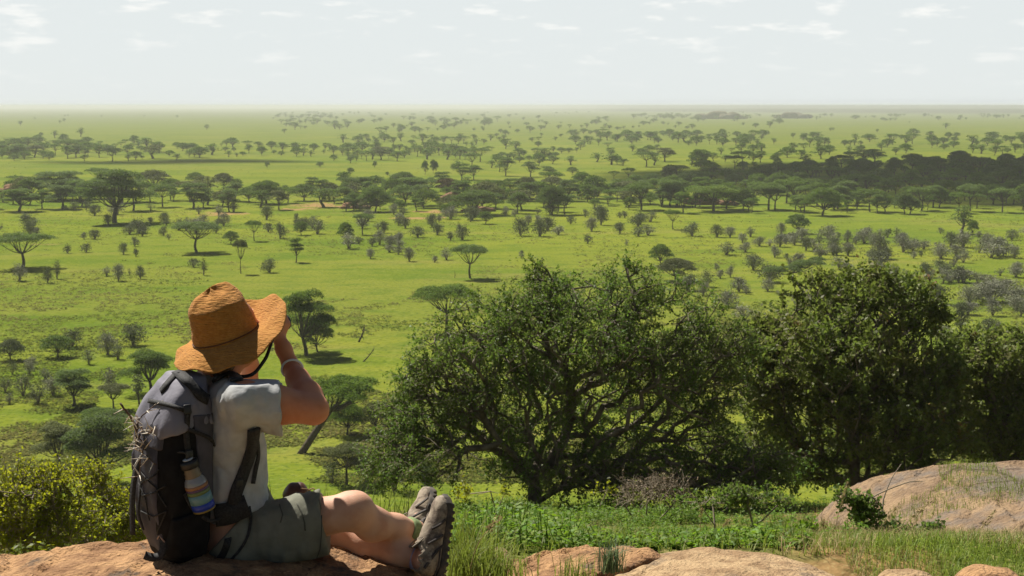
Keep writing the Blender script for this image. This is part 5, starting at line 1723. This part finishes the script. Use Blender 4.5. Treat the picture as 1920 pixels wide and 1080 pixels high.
# shorts
hf = Field(P(330, 1085, 4.4) - np.array((.02, .30, .03)), np.array((P(655, 700, 4.5)[0], 4.98, P(430, 905, 4.5)[2])), 0.0062)
hf.ell(PEL + Zb * .005, (0.138, 0.185, 0.125), (Fb, Rb, Zb), .06)
hf.cone(P(440, 950, 4.54), P(450, 985, 4.54), .118, .128, .05)
tR = KN_R - HIP_R; tL = KN_L - HIP_L
aR = HIP_R + tR * .80; aL = HIP_L + tL * .80
lr = hf.like()
lr.cone(HIP_R + Zb * -.004, aR + Zb * .000, .108, .098, 0)
lr.cone(HIP_R + Zb * -.030, aR - Zb * .040, .098, .086, .03)
ll = hf.like(); ll.cone(HIP_L, aL, .108, .098, 0)
x, y, z = hf.full()
eR = unit(tR + np.array((0, 0, -.02))); eL = unit(tL)
cR = HIP_R + tR * .76; cL = HIP_L + tL * .76
lr.F = np.maximum(lr.F, ((x - cR[0]) * eR[0] + (y - cR[1]) * eR[1] + (z - cR[2]) * eR[2]).astype(np.float32))
ll.F = np.maximum(ll.F, ((x - cL[0]) * eL[0] + (y - cL[1]) * eL[1] + (z - cL[2]) * eL[2]).astype(np.float32))
hf.put(full, lr.F, .03); hf.put(full, ll.F, .03)
hf.F += (folds(x, y, z, 12, .0180, 13, (1.25, .8, .5)) + folds(x, y, z + .4 * x, 25, .0060, 33, (1, 1, .6))).astype(np.float32)
top = P(480, 935, 4.5)
hf.F = np.maximum(hf.F, ((z - top[2]) - (x - top[0]) * 1.1 + 0 * y).astype(np.float32))
low = 28.545
hf.F = np.maximum(hf.F, (low - z + 0 * x + 0 * y).astype(np.float32))
V, Qd = hf.mesh(1)
SHORT_V, SHORT_Q = V, Qd
shorts = obj('shorts', mesh_data('shorts', V, Qd, m_shorts, True), person)

m_seam = mat('shorts_seam', (0.075, 0.078, 0.060), 0.95)
from mathutils.bvhtree import BVHTree
bs_ = BVHTree.FromPolygons([tuple(q) for q in SHORT_V], [tuple(int(k) for k in q) for q in SHORT_Q])


def on_shorts(pxs, r, nm):
    q = []
    for a_, b_ in zip(pxs[:-1], pxs[1:]):
        for f in np.linspace(0, 1, 5)[:-1]:
            x_, y_ = a_[0] + (b_[0] - a_[0]) * f, a_[1] + (b_[1] - a_[1]) * f
            l, n, i, d_ = bs_.ray_cast(Vector(EYE), Vector(unit(ray(x_, y_))))
            if l is not None: q.append(np.array(l) - unit(ray(x_, y_)) * r * .4)
    if len(q) > 3:
        V, Qd, T = path_tube(np.array(q), r, 5); mb = MB(); mb.add(V, Qd, T); mb.build(nm, m_seam, shorts, True)


on_shorts([(598, 936), (603, 960), (603, 1000), (600, 1030), (592, 1052)], .0018, 'hem_seam')
on_shorts([(557, 944), (565, 960), (571, 980), (573, 1000)], .0026, 'drawcord')
on_shorts([(524, 946), (530, 965), (524, 985)], .0020, 'pocket_seam')

# hair at the nape
hr = Field(HEAD - .17, HEAD + .17, 0.006)
hr.ell(HEAD + Uh * .030 - Fh * .006, (0.098, 0.080, 0.092), (Fh, Rh, Uh), .02)
hr.ell(HEAD - Uh * .055 - Fh * .055, (0.050, 0.066, 0.062), (Fh, Rh, Uh), .04)
hr.cone(HEAD - Uh * .04 - Fh * .07, HEAD - Uh * .125 - Fh * .055 + Rh * .01, .046, .022, .03)
fc = HEAD + Fh * .035; x, y, z = hr.full()
hr.F = np.maximum(hr.F, ((x - fc[0]) * Fh[0] + (y - fc[1]) * Fh[1] + (z - fc[2]) * Fh[2] - .0).astype(np.float32))
hr.F += (.004 * np.sin((x * Rh[0] + y * Rh[1] + z * Rh[2]) * 700 + vnoise(x * 30, y * 30, z * 30, 4) * 9)).astype(np.float32)
V, Qd = hr.mesh(1); obj('hair', mesh_data('hair', V, Qd, m_hair, True), person)

# hat: crown and brim in one sheet with thickness, tilted back; the brim turned up in front, hanging at the back
Hf = unit(np.array((0.74, 0.64, 0.30)))
Hr = unit(np.cross(Hf, (0.0, 0.06, 1.0))); Hu = unit(np.cross(Hr, Hf))
HC = P(424, 630, 4.54)


def hat_mesh():
    nt_, ncr, nbr = 96, 34, 22
    th = np.linspace(0, 2 * PI, nt_, endpoint=False)
    ct, st = np.cos(th), np.sin(th)          # ct: towards the face, st: towards her right
    rows = []
    RX, RY, HH = .110, .101, .155
    for i in range(ncr):                     # from the top down
        u = i / (ncr - 1)
        prof = math.sin(min(1.0, u * 2.3) * PI / 2) ** .8 * (.72 + .28 * u)
        hgt = HH * (1 - max(0, (u - .20) / .80)) if u > .20 else HH * (1 + .05 * (1 - (u / .2) ** 2))
        r = prof
        a = RX * r * ct; b = RY * r * st
        zt = np.full(nt_, hgt)
        pinch = sstep(.55, 0, u)
        # the top is folded into a ridge running front to back and falls away towards her right
        zt = zt - pinch * (.34 * np.abs(b) ** 1.05) + pinch * .006 * np.cos(3 * th + 1)
        zt = zt - pinch * .014 * (b > 0) * np.minimum(np.abs(b) / .05, 1)
        zt = zt + .17 * pinch * a - .05 * pinch * (b < 0) * np.abs(b)
        rows.append(Hf * a[:, None] + Hr * b[:, None] + Hu * zt[:, None])
    for i in range(1, nbr + 1):
        u = i / nbr
        L = .097 + .017 * np.cos(th - .35) + .004 * np.cos(2 * th + .6)
        w = .5 + .5 * np.cos(th + .05)
        up = -.30 + .80 * sstep(.26, .88, w) - .42 * np.maximum(np.sin(th - .1), 0) ** 1.3 - .06 * np.cos(2 * th) * (w < .5)
        up = up + .035 * np.sin(3 * th + .4) + .03 * np.sin(5 * th)
        ang = up * (1 - .35 * (1 - u) ** 2)
        dr = L * u * np.cos(ang); dz = L * u * np.sin(ang) + .006 * u * np.sin(9 * th + 2) * u
        a = (RX + dr) * ct; b = (RY + dr) * st
        rows.append(Hf * a[:, None] + Hr * b[:, None] + Hu * dz[:, None])
    O = np.array(rows)
    nn = fbm(O[..., 0] * 22, O[..., 1] * 22, O[..., 2] * 22, 3, 8) * .0045 + fbm(O[..., 0] * 110, O[..., 1] * 110, O[..., 2] * 110, 2, 18) * .0016
    O = O + unit(O)* nn[..., None]
    n = len(O)
    ii = np.arange(n * nt_).reshape(n, nt_)
    Qh = np.stack([ii[:-1], ii[1:], np.roll(ii[1:], -1, 1), np.roll(ii[:-1], -1, 1)], -1).reshape(-1, 4)
    Vh = O.reshape(-1, 3)
    # inner layer
    nrm = np.zeros_like(Vh)
    fn = np.cross(Vh[Qh[:, 1]] - Vh[Qh[:, 0]], Vh[Qh[:, 3]] - Vh[Qh[:, 0]])
    for k in range(4): np.add.at(nrm, Qh[:, k], fn)
    nrm = unit(nrm)
    if np.dot(nrm[ii[20, 0]], Hf) < 0: nrm = -nrm; Qh = Qh[:, ::-1]
    Vi = Vh - nrm * .0035
    m = len(Vh)
    e = ii[-1]; Qe = np.stack([e, np.roll(e, -1), np.roll(e, -1) + m, e + m], -1)
    return np.vstack([Vh, Vi]) + HC, np.vstack([Qh, Qh[:, ::-1] + m, Qe]), O + HC, ncr


V, Qd, HO, ncr_ = hat_mesh()
hat = obj('hat', mesh_data('hat', V, Qd, m_hat, True), person)
cord = HO[ncr_ - 2]; c0 = cord.mean(0); cord = np.vstack([cord, cord[:2]]); cord = c0 + (cord - c0) * 1.012
V, Qd, T = path_tube(cord, .0020, 6, False); mb = MB(); mb.add(V, Qd)
mb.build('hat_cord', m_cordb, hat, True)

# socks
for nm, m_, an, kn, (h, t_, s_, n_) in (('sock', m_sock_l, AN_L, KN_L, S_L), ('sock', m_sock_g, AN_R, KN_R, S_R)):
    k = unit(kn - an); ins = h + t_ * .05 + n_ * .055
    pts = smooth_path([ins, an * .75 + ins * .25, an + k * .012, an + k * .036], 12)
    rr_ = np.array([.043, .043, .042, .041, .040, .0395, .039, .039, .039, .040, .041, .0405])
    V, Qd, T = path_tube(pts, rr_, 24); mb = MB(); mb.add(V, Qd, T); mb.build(nm, m_, person, True)


# shoes
def make_shoe(fr, seed, mirror):
    h, t_, s_, n_ = fr
    Lf = Field((-.02, -.07, -.02), (.30, .07, .15), .0042)
    # upper
    Lf.ell((.045, 0, .045), (.048, .036, .052), None, .02)
    Lf.ell((.11, .002 * mirror, .040), (.075, .040, .042), None, .03)
    Lf.ell((.195, .004 * mirror, .026), (.068, .045, .034), None, .03)
    Lf.ell((.225, .004 * mirror, .024), (.040, .042, .030), None, .02)
    Lf.cone((.045, 0, .06), (.052, 0, .098), .042, .040, .02)
    Lf.cone((.10, 0, .070), (.175, 0, .046), .022, .020, .03)
    x, y, z = Lf.full()
    Lf.F = np.maximum(Lf.F, (-(z - .008) + 0 * x + 0 * y).astype(np.float32))
    Lf.F = np.maximum(Lf.F, (z - .098 - .25 * np.maximum(.03 - x, 0) + 0 * y).astype(np.float32))
    hole = np.sqrt((x - .052) ** 2 * .8 + y ** 2) - .034
    Lf.F = np.maximum(Lf.F, -np.maximum(hole, .078 - z).astype(np.float32))
    # stitched overlays stand a little proud
    ov = np.minimum(np.abs(z - .034 - .02 * np.sin(x * 26)), np.abs((x - .125) * .8 + (z - .03) * .9) + .0)
    Lf.F += (.0022 * sstep(.0, .006, ov) * 1.0).astype(np.float32) + (fbm(x * 40, y * 40, z * 40, 3, seed) * .0018).astype(np.float32)
    V, Qd = Lf.mesh(1)
    M = np.stack([t_, s_, n_]);
    root = obj('shoe', mesh_data('shoe', V @ M + h, Qd, m_shoe, True), person)
    # sole with lugs
    Sf = Field((-.02, -.07, -.03), (.30, .07, .05), .0042)
    x, y, z = Sf.full()
    xc = [-.01, .0, .03, .08, .13, .19, .24, .262, .272]; wc = [.0, .024, .036, .034, .035, .046, .040, .024, .0]
    half = np.interp(x, xc, wc); cy = np.interp(x, [0, .1, .2, .27], [0, -.002, .004, .006]) * mirror
    side = np.abs(y - cy) - half
    edge = np.maximum(side * .9, -1)
    topz = .016 + .012 * sstep(.21, .27, x) + .006 * sstep(.03, 0, x)
    d_ = np.maximum(np.maximum(edge, z - topz), -(z + .014 - .020 * sstep(.22, .275, x) - .006 * sstep(.03, -.01, x)))
    groove = np.where((np.sin(x * 260) > .45) & (z < -.003), .010, 0) * sstep(-.028, -.004, side)
    Sf.F = (np.broadcast_to(d_ + groove, tuple(Sf.n))).astype(np.float32)
    V, Qd = Sf.mesh(1); obj('sole', mesh_data('sole', V @ M + h, Qd, m_sole, True), root)
    # toe rand, heel counter and tongue
    tg = MB()
    V, Qd = ribbon([(.085, 0, .108), (.105, 0, .088), (.14, 0, .071), (.17, 0, .060)], np.array((.4, 0, 1.0)), .042, .003); tg.add(V @ M + h, Qd)
    tg.build('tongue', m_shoe_dk, root, True)
    lc = MB()
    for i in range(6):
        xx = .092 + .016 * i; zz = .094 - .0075 * i - .0010 * i * (i < 2)
        for sgn in (-1, 1):
            q = smooth_path([(xx, -.024 * sgn, zz - .012), (xx + .006, -.010 * sgn, zz + .002), (xx + .012, .012 * sgn, zz + .000), (xx + .016, .026 * sgn, zz - .018)], 8)
            V, Qd, T = path_tube(q @ M + h, .0026, 5); lc.add(V, Qd, T)
    for sgn in (-1, 1):
        q = smooth_path([(.09, 0, .098), (.085, .02 * sgn, .112), (.10, .040 * sgn, .100), (.118, .036 * sgn, .082), (.10, .012 * sgn, .092)], 14)
        V, Qd, T = path_tube(q @ M + h, .0024, 5); lc.add(V, Qd, T)
    lc.build('laces', m_lace, root, True)
    dk = MB()
    for sgn in (-1, 1):
        for (pa, w) in (([(.02, .0405, .070), (.055, .0425, .050), (.085, .0430, .030), (.10, .0445, .016)], .010), ([(.10, .0395, .066), (.118, .0455, .040), (.135, .0465, .018)], .009),
                        ([(.15, .034, .058), (.165, .0455, .036), (.185, .0500, .018)], .008), ([(.0, .030, .030), (.04, .0425, .024), (.09, .0445, .024)], .006)):
            q = [(a, b * sgn, c) for a, b, c in pa]
            V, Qd = ribbon(q, np.array((0, sgn, .25)), w, .0016); dk.add(V @ M + h, Qd)
    dk.build('side_panel', m_shoe_dk, root, True)
    return root


make_shoe(S_R, 2, 1); make_shoe(S_L, 5, -1)

# wristbands
k = unit(EL_R - WR_R)
u_, v_ = perp(k)
mb = MB(); c = WR_R + k * .012
ring = np.array([c + (u_ * math.cos(a) + v_ * math.sin(a)) * .0335 + k * .008 * math.cos(a + .5) for a in np.linspace(0, 2 * PI, 33)])
V, Qd, T = path_tube(ring, .0042, 8, False); mb.add(V, Qd); mb.build('wristband', m_band, person, True)
mb = MB(); c = WR_R - k * .010
ring = np.array([c + (u_ * math.cos(a) + v_ * math.sin(a)) * .0295 for a in np.linspace(0, 2 * PI, 33)])
V, Qd, T = path_tube(ring, .0015, 6, False); mb.add(V, Qd); mb.build('bracelet', mat('bracelet_cord', (.22, .10, .05), .7), person, True)

# binoculars held to the eyes
bin_ = empty('binoculars', BINO)
for s in (-1, 1):
    c = BAR[s] - BINO
    mb = MB()
    prof = [(-.055, .016), (-.050, .019), (-.030, .019), (-.026, .024), (.000, .027), (.010, .022), (.050, .0245), (.062, .0265), (.066, .0265), (.066, .0225), (.058, .0220)]
    q = np.array([c + Fh * a for a, _ in prof]); V = []
    nn_ = 24
    for (a, r) in prof:
        V += [c + Fh * a + (Rh * math.cos(t_) + Uh * math.sin(t_)) * r for t_ in np.linspace(0, 2 * PI, nn_, endpoint=False)]
    ii = np.arange(len(prof) * nn_).reshape(len(prof), nn_)
    Qd = np.stack([ii[:-1], np.roll(ii[:-1], -1, 1), np.roll(ii[1:], -1, 1), ii[1:]], -1).reshape(-1, 4)
    mb.add(V, Qd)
    mb.build('barrel', m_black, bin_, True)
    mb = MB(); V, Qd, T = path_tube([c + Fh * .0575, c + Fh * .0595], .0222, 24); mb.add(V, Qd, T)
    mb.build('lens', mat('lens_glass', (.02, .02, .04), .05, spec=.8), bin_)
mb = MB(); V, Qd, T = path_tube([-Fh * .03, Fh * .035], .011, 16); mb.add(V, Qd, T)
V, Qd = box_v(Fh * .02, np.stack([Rh, Fh, Uh]), (.022, .008, .006)); mb.add(V, Qd)
mb.build('hinge', m_black, bin_, True)
mb = MB()
q = [BAR[1] + Rh * .022 - BINO, P(503, 660, 4.50) - BINO, P(494, 678, 4.47) - BINO, P(476, 700, 4.45) - BINO, P(455, 706, 4.455) - BINO, P(435, 700, 4.47) - BINO]
V, Qd = ribbon(q, np.array((-.2, -1, .3)), .011, .0016, 30); mb.add(V, Qd)
mb.build('strap', m_black, bin_, True)
tag(bin_, 'black binoculars held up to the eyes under the hat brim', 'binoculars')

# leather pouch on her lap
c = P(556, 921, 4.72)
pf = Field(c - .08, c + .08, .004)
pf.ell(c, (.042, .036, .032), None, .01); pf.ell(c - np.array((.012, 0, .014)), (.036, .034, .024), None, .02)
x, y, z = pf.full(); pf.F += (.002 * np.sin(x * 160) + fbm(x * 30, y * 30, z * 30, 3, 2) * .004).astype(np.float32)
V, Qd = pf.mesh(1)
po = obj('leather_pouch', mesh_data('leather_pouch', V, Qd, m_leather, True))
tag(po, 'small round dark brown leather pouch on the lap above the shorts', 'pouch')
mb = MB()
for q in ([c + np.array((.018, -.03, .018)), c + np.array((.046, -.02, .010)), c + np.array((.056, -.03, -.012)), c + np.array((.040, -.045, -.024))], [c + np.array((.040, -.01, .006)), c + np.array((.060, -.01, .012)), c + np.array((.062, -.02, -.004))]):
    V, Qd, T = path_tube(smooth_path(q, 12), .0022, 6); mb.add(V, Qd, T)
mb.build('drawstring', mat('drawstring', (.30, .19, .10), .8), po, True)
# ------------------------------------------------------------------ the backpack, the bottle and the thorny twig
from mathutils.bvhtree import BVHTree
m_pk_black = mat('pack_black_nylon', (0.007, 0.007, 0.008), 0.8, (0.012, 0.012, 0.013), 30, 4, bump=.3, bscale=150, dist=.002, spec=.15)
m_pk_grey = mat('pack_lilac_nylon', (0.20, 0.195, 0.232), 0.7, (0.165, 0.160, 0.195), 16, 5, bump=.35, bscale=120, dist=.003, spec=.35)
m_pk_dark = mat('pack_dark_lilac_nylon', (0.078, 0.075, 0.096), 0.75, (0.058, 0.056, 0.072), 16, 5, bump=.35, bscale=120, dist=.003, spec=.35)
m_web = mat('webbing', (0.010, 0.010, 0.011), 0.8, (0.030, 0.030, 0.030), 160, 2, bump=.6, bscale=400, dist=.002)
m_stitch = mat('stitched_mark', (0.42, 0.30, 0.24), 0.8)

PO = P(366, 872, 4.455)
PV = unit(-Fb + np.array((0, 0, .05))); PU = Rb; PW = unit(np.cross(PU, -PV))
if PW[2] < 0: PW = -PW
PM = np.stack([PU, PV, PW])


def pack_sdf(u, v, w, grow=0.0):
    wk = [-.325, -.31, -.28, -.22, -.10, .05, .15, .22, .27, .300, .315]
    hw = np.interp(w, wk, [.00, .070, .105, .125, .134, .134, .128, .116, .098, .06, .00])
    dp = np.interp(w, wk, [.00, .080, .120, .160, .190, .190, .170, .140, .105, .06, .00])
    v0 = np.interp(w, wk, [.03, .010, .00, -.02, -.02, -.015, -.01, -.01, .00, .01, .03])
    hw = np.maximum(hw + grow, .002); hd = np.maximum(dp / 2 + grow, .002); vc = v0 + dp / 2
    q = (np.abs(u / hw) ** 3.4 + np.abs((v - vc) / hd) ** 3.4) ** (1 / 3.4)
    return (q - 1) * np.minimum(hw, hd)


def cloth(u, v, w, seed, amp):
    return folds(u, v, w, 11, amp, seed, (1.3, 1.3, .55))


def pack_part(name, m, grow, mask, seed, amp, h=.0055):
    f = Field((-.17, -.07, -.345), (.17, .24, .345), h)
    u, v, w = f.full()
    d = pack_sdf(u, v, w, grow) + cloth(u, v, w, seed, amp)
    if mask is not None: d = np.maximum(d, mask(u, v, w))
    f.F = np.broadcast_to(d, tuple(f.n)).astype(np.float32).copy()
    V, Qd = f.mesh(2)
    Vw = V @ PM + PO
    return Vw, Qd, mesh_data(name, Vw - PO, Qd, m, True)


pack = empty('backpack', PO)
tag(pack, 'lilac-grey and black hiking backpack on the back of the seated hiker', 'backpack')
BV, BQ, me = pack_part('main_pocket', m_pk_black, 0, None, 3, .006); obj('main_pocket', me, pack)
LV, LQ, me = pack_part('lid', m_pk_grey, .012, lambda u, v, w: .150 - .24 * np.maximum(v - .03, 0) + .006 * np.sin(u * 60) - w, 7, .016); obj('lid', me, pack)
FV, FQ, me = pack_part('front_panel', m_pk_dark, .007, lambda u, v, w: np.maximum(np.maximum(np.abs(u + .012) - .092, .070 + .030 * np.sin(w * 9) - v), np.maximum(w - .085, -.262 - w)), 9, .016); obj('front_panel', me, pack)
WV, WQ, me = pack_part('side_wing', m_pk_dark, .010, lambda u, v, w: np.maximum(np.maximum(.02 - u, v - .060 - .10 * np.maximum(w - .05, 0)), np.maximum(-.085 - w + .25 * np.maximum(v, 0), w - .19)), 11, .007); obj('side_wing', me, pack)  # darker nylon puts the shade of this side strip into its colour
GV, GQ, me = pack_part('upper_band', m_pk_dark, .012, lambda u, v, w: np.maximum(np.maximum(np.abs(u + .01) - .105, .095 - v), np.maximum(w - .128, .080 - w)), 13, .006); obj('upper_band', me, pack)  # darker raised band across the upper front
SV, SQ, me = pack_part('side_pocket', m_pk_black, .016, lambda u, v, w: np.maximum(np.maximum(.04 - u, np.abs(v - .075) - .062), np.maximum(w + .115 + .25 * (v - .07), -.262 - w)), 15, .004); obj('side_pocket', me, pack)


def bvh(lst):
    v = []; q = []; n = 0
    for a, b in lst:
        v += [tuple(x) for x in a]; q += [tuple(int(k) + n for k in x) for x in b]; n += len(a)
    return BVHTree.FromPolygons(v, q)


B_PACK = bvh([(BV, BQ), (LV, LQ), (FV, FQ), (WV, WQ), (GV, GQ), (SV, SQ)])
B_ALL = bvh([(BV, BQ), (LV, LQ), (FV, FQ), (WV, WQ), (GV, GQ), (SV, SQ), (SHIRT_V, SHIRT_Q), (SHORT_V, SHORT_Q)])


def hit(px, py, tree=None):
    d = unit(ray(px, py))
    l, n, i, t_ = (tree or B_ALL).ray_cast(Vector(EYE), Vector(d))
    if l is None:
        l, n, i, t_ = B_ALL.find_nearest(Vector(P(px, py, 4.36)))
    n = np.array(n)
    if np.dot(n, d) > 0: n = -n
    return np.array(l), n


def strap(name, pxs, w, m=None, lift=.004, t_=.0022, parent=pack, tree=None, org=PO):
    h = [hit(x, y, tree) for x, y in pxs]
    V, Qd = ribbon([a + b * lift - org for a, b in h], np.array([b for a, b in h]), w, t_, len(pxs) * 6)
    mb = MB(); mb.add(V, Qd)
    return mb.build(name, m or m_web, parent, True)


strap('haul_strap', [(332, 697), (347, 711), (362, 727), (377, 742), (389, 750)], .034)
strap('haul_strap', [(333, 700), (322, 712), (312, 724), (303, 735)], .026)
strap('lid_strap', [(352, 765), (350, 785), (349, 815), (352, 850)], .018)
strap('compression_strap', [(280, 752), (305, 757), (330, 764), (352, 772)], .014)
strap('compression_strap', [(352, 805), (372, 812), (392, 822), (402, 835)], .012)
strap('shoulder_strap', [(410, 716), (420, 706), (432, 702), (444, 703)], .040, lift=.010, t_=.005)
strap('shoulder_strap', [(474, 800), (470, 830), (463, 860), (452, 890), (442, 920), (436, 945)], .040, lift=.010, t_=.005)
strap('strap_tail', [(478, 812), (481, 850), (478, 880), (472, 905)], .014, lift=.008)
strap('hip_belt', [(405, 965), (425, 962), (445, 955), (462, 948)], .070, lift=.010, t_=.007)
strap('belt_strap', [(466, 950), (470, 975), (464, 1005), (450, 1030), (432, 1050)], .008, lift=.004)
strap('belt_strap', [(430, 985), (428, 1010), (420, 1035), (408, 1055)], .022, lift=.006)
strap('side_strap', [(345, 925), (362, 955), (390, 975), (415, 972)], .012, lift=.006)
# elastic cord criss-crossed over the front panel
cd = MB()
for a in (((258, 876), (290, 912), (313, 950)), ((262, 930), (288, 925), (312, 910)), ((266, 958), (290, 968), (313, 958)), ((313, 958), (305, 978), (296, 1000)), ((262, 905), (275, 935), (282, 975)), ((300, 880), (285, 895), (268, 905))):
    q = []
    for i in range(len(a) - 1):
        for f in np.linspace(0, 1, 6)[:-1 if i < len(a) - 2 else None]:
            x = a[i][0] + (a[i + 1][0] - a[i][0]) * f; y = a[i][1] + (a[i + 1][1] - a[i][1]) * f
            l, n = hit(x, y, B_PACK); q.append(l + n * .004 - PO)
    V, Qd, T = path_tube(np.array(q), .0022, 6); cd.add(V, Qd, T)
cd.build('elastic_cord', m_web, pack, True)
# loose straps hanging down behind


def loose(name, pts, w, nrm=(-.5, -.85, .1), t_=.0016):
    V, Qd = ribbon([np.asarray(p) - PO for p in pts], np.array(nrm), w, t_, 24); mb = MB(); mb.add(V, Qd)
    return mb.build(name, m_web, pack, True)


l0, n0 = hit(262, 862, B_PACK)
yb = l0[1]
loose('loose_strap', [l0, P(253, 890, yb - .005), P(248, 940, yb - .012), P(249, 1003, yb - .012)], .022)
loose('loose_strap', [l0 + np.array((.01, 0, -.02)), P(263, 920, yb - .012), P(260, 960, yb - .014), P(269, 994, yb - .014)], .007)
l1, n1 = hit(306, 1012, B_PACK)
loose('loose_strap', [l1, P(306, 1030, l1[1] - .012), P(298, 1043, l1[1] - .016), P(285, 1045, l1[1] - .018), P(271, 1041, l1[1] - .018)], .026, (-.3, -.8, .5))
# small stitched chevron at the foot of the pack
a = [hit(x, y, B_PACK) for x, y in ((297, 1010), (301, 1003), (305, 1009), (311, 1016))]
V, Qd, T = path_tube(np.array([l + n * .004 - PO for l, n in a]), .0022, 5); mb = MB(); mb.add(V, Qd, T); mb.build('stitched_mark', m_stitch, pack)
# buckles
mb = MB()
for x, y in ((352, 852), (349, 768), (446, 905)):
    l, n = hit(x, y); s_, u_ = perp(n)
    V, Qd = box_v(l + n * .010 - PO, np.stack([s_, u_, n]), (.012, .015, .005))
    b_ = MB(); b_.add(V, Qd); o = b_.build('buckle', m_black, pack)
    md = o.modifiers.new('bevel', 'BEVEL'); md.width = .003; md.segments = 2

# water bottle in the side pocket
ax_b = P(384, 958, 4.37); ax_t = P(352, 862, 4.335)
l, n = hit(378, 930, B_PACK)
dlt = (l + n * .012) - P(378, 930, l[1]); ax_b[1] = l[1] + .004; ax_b = P(381, 948, l[1] - .006); ax_t = P(353, 864, l[1] - .028)
bd = unit(ax_t - ax_b); bl = float(np.linalg.norm(ax_t - ax_b)); bu, bw = perp(bd)
bottle = empty('water_bottle', ax_b)
tag(bottle, 'plastic water bottle with a black cap and striped label in the backpack side pocket', 'bottle')


def lathe(name, prof, m, parent, k=28):
    V = []
    for (a, r) in prof:
        V += [bd * a * bl + (bu * math.cos(t_) + bw * math.sin(t_)) * r for t_ in np.linspace(0, 2 * PI, k, endpoint=False)]
    ii = np.arange(len(prof) * k).reshape(len(prof), k)
    Qd = np.stack([ii[:-1], np.roll(ii[:-1], -1, 1), np.roll(ii[1:], -1, 1), ii[1:]], -1).reshape(-1, 4)
    n_ = len(V); V += [bd * prof[0][0] * bl, bd * prof[-1][0] * bl]
    T = [(n_, ii[0, (j + 1) % k], ii[0, j]) for j in range(k)] + [(n_ + 1, ii[-1, j], ii[-1, (j + 1) % k]) for j in range(k)]
    mb = MB(); mb.add(V, Qd, T); return mb.build(name, m, parent, True)


m_bt = mat('bottle_plastic', (0.24, 0.26, 0.29), 0.15, spec=.6)
m_tan = mat('bottle_neck_tan', (0.17, 0.14, 0.10), 0.4)
lathe('body', [(-.10, .020), (-.08, .033), (.10, .035), (.52, .035), (.60, .031), (.66, .024), (.70, .023)], m_bt, bottle)
lathe('neck', [(.655, .0245), (.67, .0265), (.72, .0235), (.76, .0255), (.80, .0225), (.84, .0240), (.86, .0225)], m_tan, bottle)
lathe('cap', [(.855, .0225), (.86, .0285), (.98, .0285), (1.0, .0265), (1.005, .018), (1.03, .016)], m_black, bottle)
lathe('lid_disc', [(1.03, .0165), (1.045, .0165), (1.052, .011)], mat('bottle_lid_white', (.55, .58, .62), .3), bottle)
for nm, a0, a1, col in (('label_stripe', .43, .50, (.30, .15, .07)), ('label_stripe', .38, .43, (.10, .06, .14)), ('label_stripe', .30, .38, (.13, .18, .06)), ('label_stripe', .10, .30, (.14, .28, .32)), ('label_stripe', -.04, .10, (.02, .05, .38)), ('label_stripe', -.08, -.04, (.22, .16, .03))):
    lathe(nm, [(a0, .0354), (a0 + .001, .0362), (a1 - .001, .0362), (a1, .0354)], mat('label_' + str(len(bpy.data.materials)), col, .4), bottle)
q = [bd * bl * .96 - bu * 0, None]
t0 = unit(P(340, 870, 4.35) - P(352, 870, 4.35))
lp = smooth_path([bd * bl * .93 + t0 * .026, bd * bl * 1.02 + t0 * .045, bd * bl * 1.16 + t0 * .035, bd * bl * 1.18 + t0 * .005, bd * bl * 1.05 - t0 * .012], 18)
V, Qd, T = path_tube(lp, .0032, 6); mb = MB(); mb.add(V, Qd, T); mb.build('carry_loop', m_black, bottle, True)

# thorny twig caught on the pack
m_thorn = mat('thorn_white', (0.74, 0.69, 0.58), 0.5, (0.50, 0.40, 0.28), 30, 3)
m_twigd = mat('twig_dark', (0.055, 0.035, 0.022), 0.85, (0.12, 0.07, 0.04), 40, 3)
rng = np.random.default_rng(4)
lt, ntt = hit(275, 800, B_PACK)
tw = empty('thorn_twig', lt)
tag(tw, 'dark acacia twig with long white thorns caught on the backpack', 'twig')


def off(px, py, o):
    l, n = hit(px, py, B_PACK)
    return l + n * o - lt


yl = lt[1]
paths = [[P(226, 757, yl - .01) - lt, P(240, 775, yl - .01) - lt, P(254, 795, yl - .005) - lt, off(268, 790, .015), off(284, 775, .018), off(300, 760, .012)],
         [P(252, 796, yl) - lt, off(266, 820, .016), off(280, 835, .018), off(272, 860, .016), P(262, 890, yl - .01) - lt, P(252, 896, yl - .015) - lt],
         [off(268, 800, .014), off(288, 810, .02), off(300, 800, .015)], [off(270, 815, .015), off(262, 840, .012), off(276, 850, .016), off(292, 870, .012)],
         [off(262, 780, .012), off(270, 800, .02), off(266, 830, .018), off(280, 845, .014)]]
wd = MB(); th_ = MB()
for q in paths:
    s_ = smooth_path(q, 22); s_ = s_ + rng.normal(size=s_.shape) * .0012
    V, Qd, T = path_tube(s_, np.linspace(.0034, .0016, 22), 6); wd.add(V, Qd, T)
    for i in range(2, 22, 3):
        for _ in range(1 + i % 2):
            d = unit(rng.normal(size=3) + np.array((-.25, -.55, .1))); L = rng.uniform(.025, .062)
            V, Qd = tubes([s_[i]], [s_[i] + d * L], .0022, .0006, 5); th_.add(V, Qd)
wd.build('stem', m_twigd, tw, True); th_.build('thorns', m_thorn, tw)
# end
